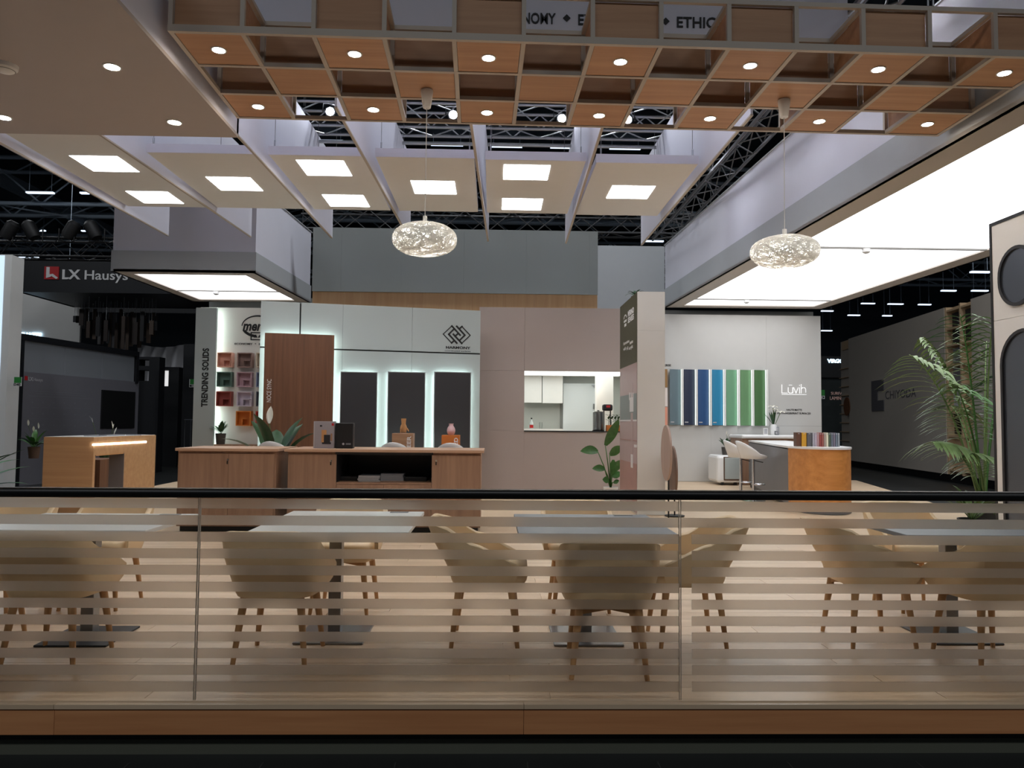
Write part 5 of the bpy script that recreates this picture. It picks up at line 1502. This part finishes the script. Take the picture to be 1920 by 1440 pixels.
# recessed dark fascia behind with faint lettering
YG = 28.0
a, b, c, d = rect(100, 540, 372, 586, YG)
lg2 = thing('rear_dark_fascia', 'dark rear fascia with faint grey lettering', 'fascia', ((a + b) / 2, YG, c))
MB().box(a, b, YG, YG + .1, c, d).build('board', 'lx_dark', lg2)
for q in (a + .5, b - .5): MB().tube([(q, YG + .05, d), (q, YG + .05, 13.49)], .01, 5).build('hanging_wire', 'hall_steel', lg2)
ltxt('Inspired by you. Designed by', 194, 312, 563, 556, YG, lg2, 'mag_grey', 0)
# pale grey wall behind with the glowing word
YH = 27.0
a, b, c, d = rect(20, 530, 142, 660, YH)
MB().box(a, b, YH + .3, YH + .4, HZ, d).build('grey_back_wall', 'luvih_wall', label='pale grey wall behind the hanging dark strips', cat='wall')
p_ = PY(27, 636, 27.27)
sg = thing('glowing_sign', 'glowing blue white word above the dark framed glass wall', 'sign', tuple(p_))
ltxt('LAMINATES', 18, 78, 636, 623, 27.27, sg, 'e_sign', .03)
# hanging slats
R_ = random.Random(12)
sl_cols = []
for i, cl in enumerate(((34, 24, 20), (50, 38, 30), (22, 22, 25), (70, 56, 46), (88, 86, 88))):
    mat('slat_%d' % i, cl, .6)
prof = lambda s: (578 + 10 * s, 600 + 58 * math.sin(min(1, s * 1.6) * math.pi / 2) * (1 - .55 * max(0, s - .62) / .38))
for i in range(30):
    s = i / 29; px = 137 + 152 * s + R_.uniform(-2, 2)
    y0 = 575 + R_.uniform(0, 26) + 8 * s; y1 = prof(s)[1] + R_.uniform(-8, 10)
    Y_ = 25.4 + R_.uniform(-.9, .9)
    a, b, c, d = rect(px, y0, px + R_.uniform(5, 8.5), y1, Y_)
    t = thing('hanging_sample', 'dark wooden strip in the hanging cluster under the dark fascia', 'sample', ((a + b) / 2, Y_, c), group='hanging cluster of dark strips')
    MB().box(a, b, Y_, Y_ + .03, c, d).build('slat', 'slat_%d' % (4 if i in (3, 9, 14, 18) else R_.randrange(4)), t)
    MB().tube([((a + b) / 2, Y_ + .015, d), ((a + b) / 2, Y_ + .015, max(d + .05, FZB + .02))], .006, 4).build('wire', 'steel', t)
# dark framed glass wall with printed lower panel
GA_ = PZ(27, 905, HZ); 
FG = Frame((PY(30, 800, 17.9).x, 17.9), (PY(254, 800, 22.5).x, 22.5))
def fgr(x0, y0, x1, y1, w=0): return FG.rect(x0, y0, x1, y1, w)
gz_t = FG.uv(36, 642)[1]; gz_b = FG.uv(250, 668)[1]
gw = thing('glass_wall', 'dark framed glass wall with a printed grey lower panel', 'partition', tuple(FG.pt(FG.len / 2, 0, HZ)))
zt2 = (FG.uv(36, 641)[1] + FG.uv(250, 664)[1]) / 2
zm = (FG.uv(60, 700)[1] + FG.uv(240, 713)[1]) / 2
MB().fbox(FG, 0, .12, -.1, .04, HZ, zt2).build('frame_post', 'lx_dark', gw)
MB().fbox(FG, FG.len - .1, FG.len, -.1, .04, zm - .05, zt2).build('frame_post', 'lx_dark', gw)
MB().fbox(FG, 0, FG.len, -.1, .05, zt2, zt2 + .14).build('frame_head', 'lx_dark', gw)
um = [.12 + (FG.len - .22) * k / 3 for k in range(4)]
for k in range(3):
    MB().fbox(FG, um[k] + .012, um[k + 1] - .012, -.05, -.03, zm, zt2).build('pane', 'lx_glass', gw)
MB().fbox(FG, .12, FG.len + .1, -.06, .0, HZ, zm).build('printed_panel', 'lx_grey', gw)
u0, u1, z0, z1 = fgr(190, 733, 252, 803, .02)
tv = thing('black_screen', 'black screen on the printed grey panel behind the high desk', 'screen', tuple(FG.pt((u0 + u1) / 2, .03, z0)))
MB().fbox(FG, u0, u1, .002, .04, z0, z1).build('housing', 'black', tv)
MB().fbox(FG, u0 + .02, u1 - .02, .04, .043, z0 + .02, z1 - .02).build('display', 'black', tv)
def gtxt(s_, x0, x1, y, h, m_='mag_grey', fat=0):
    a, z = FG.uv(x0, y); b, _ = FG.uv(x1, y)
    text(s_, FG.pt(a, .001, z), FG.u, (0, 0, 1), b - a, h, 'printed_text', m_, gw, .003, fat)
gtxt('LX', 53, 62, 713.5, .09, 'print_grey', .03); gtxt('Hausys', 63, 80, 714, .075, 'print_grey', 0)
a_, z_ = FG.uv(49, 709); MB().fbox(FG, a_ - .05, a_ + .04, .001, .006, z_ - .05, z_ + .05).build('printed_mark', 'red', gw)
for (x0, x1, y) in ((66, 162, 733.5), (68, 162, 737.5), (53, 172, 742)):
    a_, z_ = FG.uv(x0, y); b_, _ = FG.uv(x1, y)
    MB().fbox(FG, a_, b_, .001, .003, z_ - .006, z_ + .006).build('printed_line', 'mag_grey', gw)
for r in range(3):
    for k in range(6):
        px = 60 + k * 20; py = 754 + r * 21 + k * .6
        a_, z_ = FG.uv(px, py)
        MB().fbox(FG, a_ - .02, a_ + .03, .001, .003, z_ - .02, z_ + .02).build('printed_icon', 'mag_grey', gw)
        MB().fbox(FG, a_ - .02, a_ + .22, .001, .003, z_ - .13, z_ - .12).build('printed_line', 'mag_grey', gw)
# dark columns and openings to the right of the glass wall
def dark_frame(x0, x1, yt, Y, wins, lb):
    a, b, c, d = rect(x0, yt, x1, 880, Y)
    t = thing('dark_portal', lb, 'partition', ((a + b) / 2, Y, HZ))
    ws = sorted(wins, key=lambda w: w[1])
    if not ws:
        MB().box(a, b, Y, Y + .4, HZ, d).build('column', 'lx_dark', t); return t
    wx0_, wx1_ = rect(ws[0][0], 700, ws[0][2], 710, Y)[:2]
    MB().box(a, wx0_, Y, Y + .4, HZ, d).build('column', 'lx_dark', t); MB().box(wx1_, b, Y, Y + .4, HZ, d).build('column', 'lx_dark', t)
    edges = [d]
    for w in ws:
        r_ = rect(*w, Y); edges += [r_[3], r_[2]]
    edges.append(HZ)
    for k in range(0, len(edges), 2):
        MB().box(wx0_, wx1_, Y, Y + .4, edges[k + 1], edges[k]).build('cross_piece', 'lx_dark', t)
    return t
dark_frame(253, 296, 669, 23.0, [(260, 674, 279, 686), (260, 694, 278, 714)], 'dark portal with two small openings next to the glass wall')
pt_ = dark_frame(294, 333, 688, 26.0, [(296, 694, 316, 724)], 'dark portal with one glowing opening behind the first portal')
dark_frame(341, 366, 645, 25.0, [], 'dark column behind the pale upright board')
a, b, c, d = rect(295, 693, 318, 725, 26.38)
MB().box(a, b, 26.36, 26.39, c, d).build('lit_panel', 'e_letter', pt_)
a, b, c, d = rect(257, 645, 345, 724, 28.5)
cl_ = MB(); rows = []
for j in range(9):
    rows.append([Vector((a + (b - a) * i / 30, 28.5 + .05 * math.sin(i * .9 + j * .35), d - (d - c) * j / 8 - (.12 * math.sin(i / 30 * math.pi) if j == 0 else 0))) for i in range(31)])
cl_.sheet(rows); cl_.sheet([[p + Vector((0, .02, 0)) for p in r] for r in rows])
cl_.build('white_drape', 'cloth_white', smooth='all', label='white fabric drape hung behind the dark portals', cat='drape')
green_sign(355, 711, 367, 726, 24.97, 'E', 'green and white stand number sign beside the pale upright board')
a, b, c, d = rect(344, 786, 362, 862, 22.5)
t = thing('chrome_table', 'glass-topped chrome table standing behind the pale upright board', 'table', ((a + b) / 2, 22.7, HZ))
MB().box(a, b, 22.5, 23, d - .02, d).build('table_top', 'oval_glass', t)
for q in (a + .02, b - .02):
    for yy in (22.53, 22.97): MB().tube([(q, yy, HZ), (q, yy, d)], .012, 6).build('leg', 'chrome', t)
MB().box(a, b, 22.5, 23, HZ + .1, HZ + .11).build('shelf', 'white_gloss', t)

# ============================================================ NEIGHBOUR WALL ON THE RIGHT
CA, CB = PZ(1599, 875, HZ), PZ(1863, 918, HZ)
FC = Frame((CA.x, CA.y), (CB.x, CB.y))
kz0, kz1 = FC.uv(1599, 864)[1], FC.uv(1863, 901)[1]
czt = (FC.uv(1575, 627)[1] + FC.uv(1855, 571)[1]) / 2
czb = (kz0 + kz1) / 2
ul = FC.uv(1572, 700)[0]
cw = thing('wall_right_neighbour', 'beige neighbour wall with a dark grey company sign and a black base', None, tuple(FC.pt(FC.len / 2, 0, HZ)), kind='structure')
ua, ub_ = FC.uv(1592, 750)[0], FC.uv(1773, 750)[0]; uc = FC.uv(1824, 750)[0]
MB().fbox(FC, ua, ub_, -.3, 0, czb, czt).build('wall_board', 'chiyoda', cw)
MB().fbox(FC, uc, FC.len + 3, -.3, 0, czb, czt).build('wall_board', 'chiyoda', cw)
MB().fbox(FC, ul, ua, -.3, -.1, czb, czt).build('niche_back', 'chiyoda', cw)
MB().fbox(FC, ub_, uc, -.3, -.2, czb, czt).build('niche_back', 'shelf_beige', cw)
MB().fbox(FC, ul, FC.len + 3, -.25, -.06, HZ, czb).build('base', 'black', cw)
for k in range(11):
    y = 690 + k * 17.0
    z = FC.uv(1583, y)[1]
    MB().fbox(FC, ul, ua, -.1, -.02, z - .025, z).build('shelf', 'shelf_beige', cw)
MB().fbox(FC, ul + .25, ua, -.1, -.06, FC.uv(1583, 655)[1], czt - .02).build('brown_block', 'shelf_beige', cw)
u_, z_ = FC.uv(1591, 762); 
MB().lathe([(.36, -.015), (.36, .015)], (0, 0, 0), 30).xf(Matrix.Translation(FC.pt(u_ - .14, .017, z_)) @ Matrix.Rotation(math.atan2(FC.u.y, FC.u.x), 4, 'Z') @ Matrix.Rotation(math.radians(90), 4, 'X')).build('round_disc', 'noce', label='brown round disc on the narrow shelf of the beige neighbour wall', cat='disc')
# right niche with posts, shelves and objects
for uu in (ub_, (ub_ * .45 + uc * .55), uc - .05):
    MB().fbox(FC, uu, uu + .07, -.2, -.02, czb, czt).build('niche_post', 'shelf_beige', cw)
zs_ = [czb + (czt - czb) * f for f in (.02, .14, .22, .36, .52, .64, .76, .86, .97)]
for z in zs_: MB().fbox(FC, ub_, uc, -.2, -.03, z, z + .05).build('niche_shelf', 'shelf_beige', cw)
for f0, f1, m_ in ((.24, .36, 'black'), (.38, .51, 'print_grey'), (.54, .63, 'lx_grey'), (.66, .75, 'lx_grey'), (.78, .86, 'char'), (.88, .96, 'char')):
    MB().fbox(FC, ub_ + .16, ub_ + (uc - ub_) * (.5 if m_ != 'char' else .98), -.199, -.15, czb + (czt - czb) * f0, czb + (czt - czb) * f1).build('niche_panel', m_, cw)
# sign
sgn = thing('company_sign', 'dark grey company sign with a notched square mark on the beige neighbour wall', 'sign', tuple(FC.pt(FC.uv(1680, 740)[0], .01, FC.uv(1680, 770)[1])))
a, z0 = FC.uv(1636, 771); b, z1 = FC.uv(1657.5, 711.5)
w_ = b - a; h_ = z1 - z0
MB().prism([FC.pt(a + w_ * x, .001, z0 + h_ * z) for x, z in ((0, 0), (1, 0), (1, .34), (.5, .34), (.5, .66), (1, .66), (1, 1), (0, 1))], FC.n * .03).build('mark', 'chiyoda_logo', sgn)
a, z_ = FC.uv(1660.5, 748.5); b, _ = FC.uv(1718, 748)
text('CHIYODA', FC.pt(a, .001, z_), FC.u, (0, 0, 1), b - a, FC.uv(1690, 732)[1] - FC.uv(1690, 748.5)[1], 'lettering', 'chiyoda_logo', sgn, .006)
# dark gap between the walls: curtain and signs
a, b, c, d = rect(1536, 690, 1590, 872, 34)
d = PY(1560, 668, 34).z
MB().box(a, b, 34, 34.2, HZ, d).build('dark_curtain', 'curtain', label='dark curtain in the gap beside the light grey panel wall', cat='curtain')
a, b, c, d = rect(1538, 668, 1592, 708, 33.9)
MB().box(a, b, 33.9, 33.99, c, d).build('dark_header', 'black', label='black header board carrying the glowing name above the dark curtain', cat='board')
p_ = PY(1551, 681, 32.9)
t = thing('glowing_name_sign', 'glowing blue white name above the dark curtain', 'sign', tuple(p_))
ltxt('VIRGO', 1551, 1582, 680, 673, 33.9, t, 'e_sign', .04)
p_ = PY(1548, 748, 33.8)
t = thing('orange_sign', 'dim orange neon letters on the dark curtain', 'sign', tuple(p_))
ltxt('SURFA', 1558, 1580, 740, 734.5, 34.0, t, 'e_orange', 0); ltxt('LAMINA', 1556, 1582, 749.5, 743, 34.0, t, 'e_orange', 0)
green_sign(1535, 731, 1546.5, 748, 33.97, '0', 'green and white stand number sign beside the light grey panel wall')

# ============================================================ HALL CEILING: lamps, beams and trusses
def hall_lamp(px0, px1, py, Y):
    p, q = PY(px0, py, Y), PY(px1, py, Y)
    t = thing('hall_lamp', 'linear white lamp hanging under the dark hall ceiling', 'lamp', tuple((p + q) / 2), group='linear lamps under the hall ceiling')
    MB().box(p.x, q.x, Y - .08, Y + .08, p.z - .03, p.z + .03).build('tube', 'e_hall', t)
    MB().box(p.x - .03, q.x + .03, Y - .03, Y + .03, p.z + .031, p.z + .08).build('housing', 'char', t)
    for xx in (p.x + .1, q.x - .1): MB().tube([(xx, Y, p.z + .08), (xx, Y, 13.5)], .01, 4).build('wire', 'hall_steel', t)
for a, b, y, Y_ in ((585, 643, 264, 32), (733, 745, 268, 32), (808, 868, 271, 32), (921, 979, 274, 32), (1032, 1088, 276, 32), (1143, 1201, 278, 32), (50, 101, 361, 32), (151, 166, 362, 32), (45, 85, 432, 44), (153, 169, 433, 44), (36, 72, 482, 50),
                    (1205, 1244, 452, 38), (1540, 1562, 583, 46), (1615, 1640, 569, 46), (1665, 1693, 570, 44), (1722, 1745, 571, 44), (1820, 1850, 573, 46), (1765, 1792, 545, 38), (1822, 1852, 545, 38), (1640, 1665, 540, 38), (1540, 1560, 620, 50), (1590, 1612, 591, 45), (1655, 1672, 592, 45), (1820, 1856, 510, 30)):
    hall_lamp(a, b, y, Y_)
for i, (Y_, z) in enumerate(((34, 10.5), (41, 10.5), (48, 10.5))):
    lb = ['nearest dark steel truss under the hall ceiling', 'middle dark steel truss under the hall ceiling', 'furthest dark steel truss under the hall ceiling'][i]
    truss('hall_truss', lb, (-34, Y_, z), (34, Y_, z), 2.0, .09, 2.4, 'hall_steel', joined=True, hoist=False)
for i, x in enumerate((-24, -14, 15, 24, 31)):
    MB().box(x - .18, x + .18, 20, 52, 12.6, 13.3).build('roof_beam', 'hall_steel', label='dark roof beam running along the hall ceiling', cat='beam', group='roof beams of the hall')
# truss with lamps of the neighbour stand, left
tl = PY(0, 455, 21); tr_ = PY(208, 462, 21)
truss('truss', 'dark neighbour truss with stage lamps above the dark fascia', (tl.x - 2, 21, tl.z - .4), (tr_.x + 2.5, 21, tl.z - .4), .5, .03, .5, 'stage_black', joined=True)
for i, px in enumerate((10, 66, 125, 182)):
    p = PY(px, 436, 20.55)
    t = thing('stage_lamp', 'black stage lamp on the dark neighbour truss', 'lamp', tuple(p), group='stage lamps on the neighbour truss')
    MB().lathe([(.14, 0), (.17, .1), (.17, .42), (.1, .5)], (0, 0, 0), 14).xf(Matrix.Translation((p.x, p.y, p.z - .15)) @ Matrix.Rotation(.5 * (-1) ** i, 4, 'Y')).build('can', 'stage_black', t, smooth=True)
    MB().tube([(p.x - .2, p.y, p.z + .1), (p.x - .2, p.y, p.z - .25), (p.x + .2, p.y, p.z - .25), (p.x + .2, p.y, p.z + .1)], .02, 6).build('yoke', 'stage_black', t)
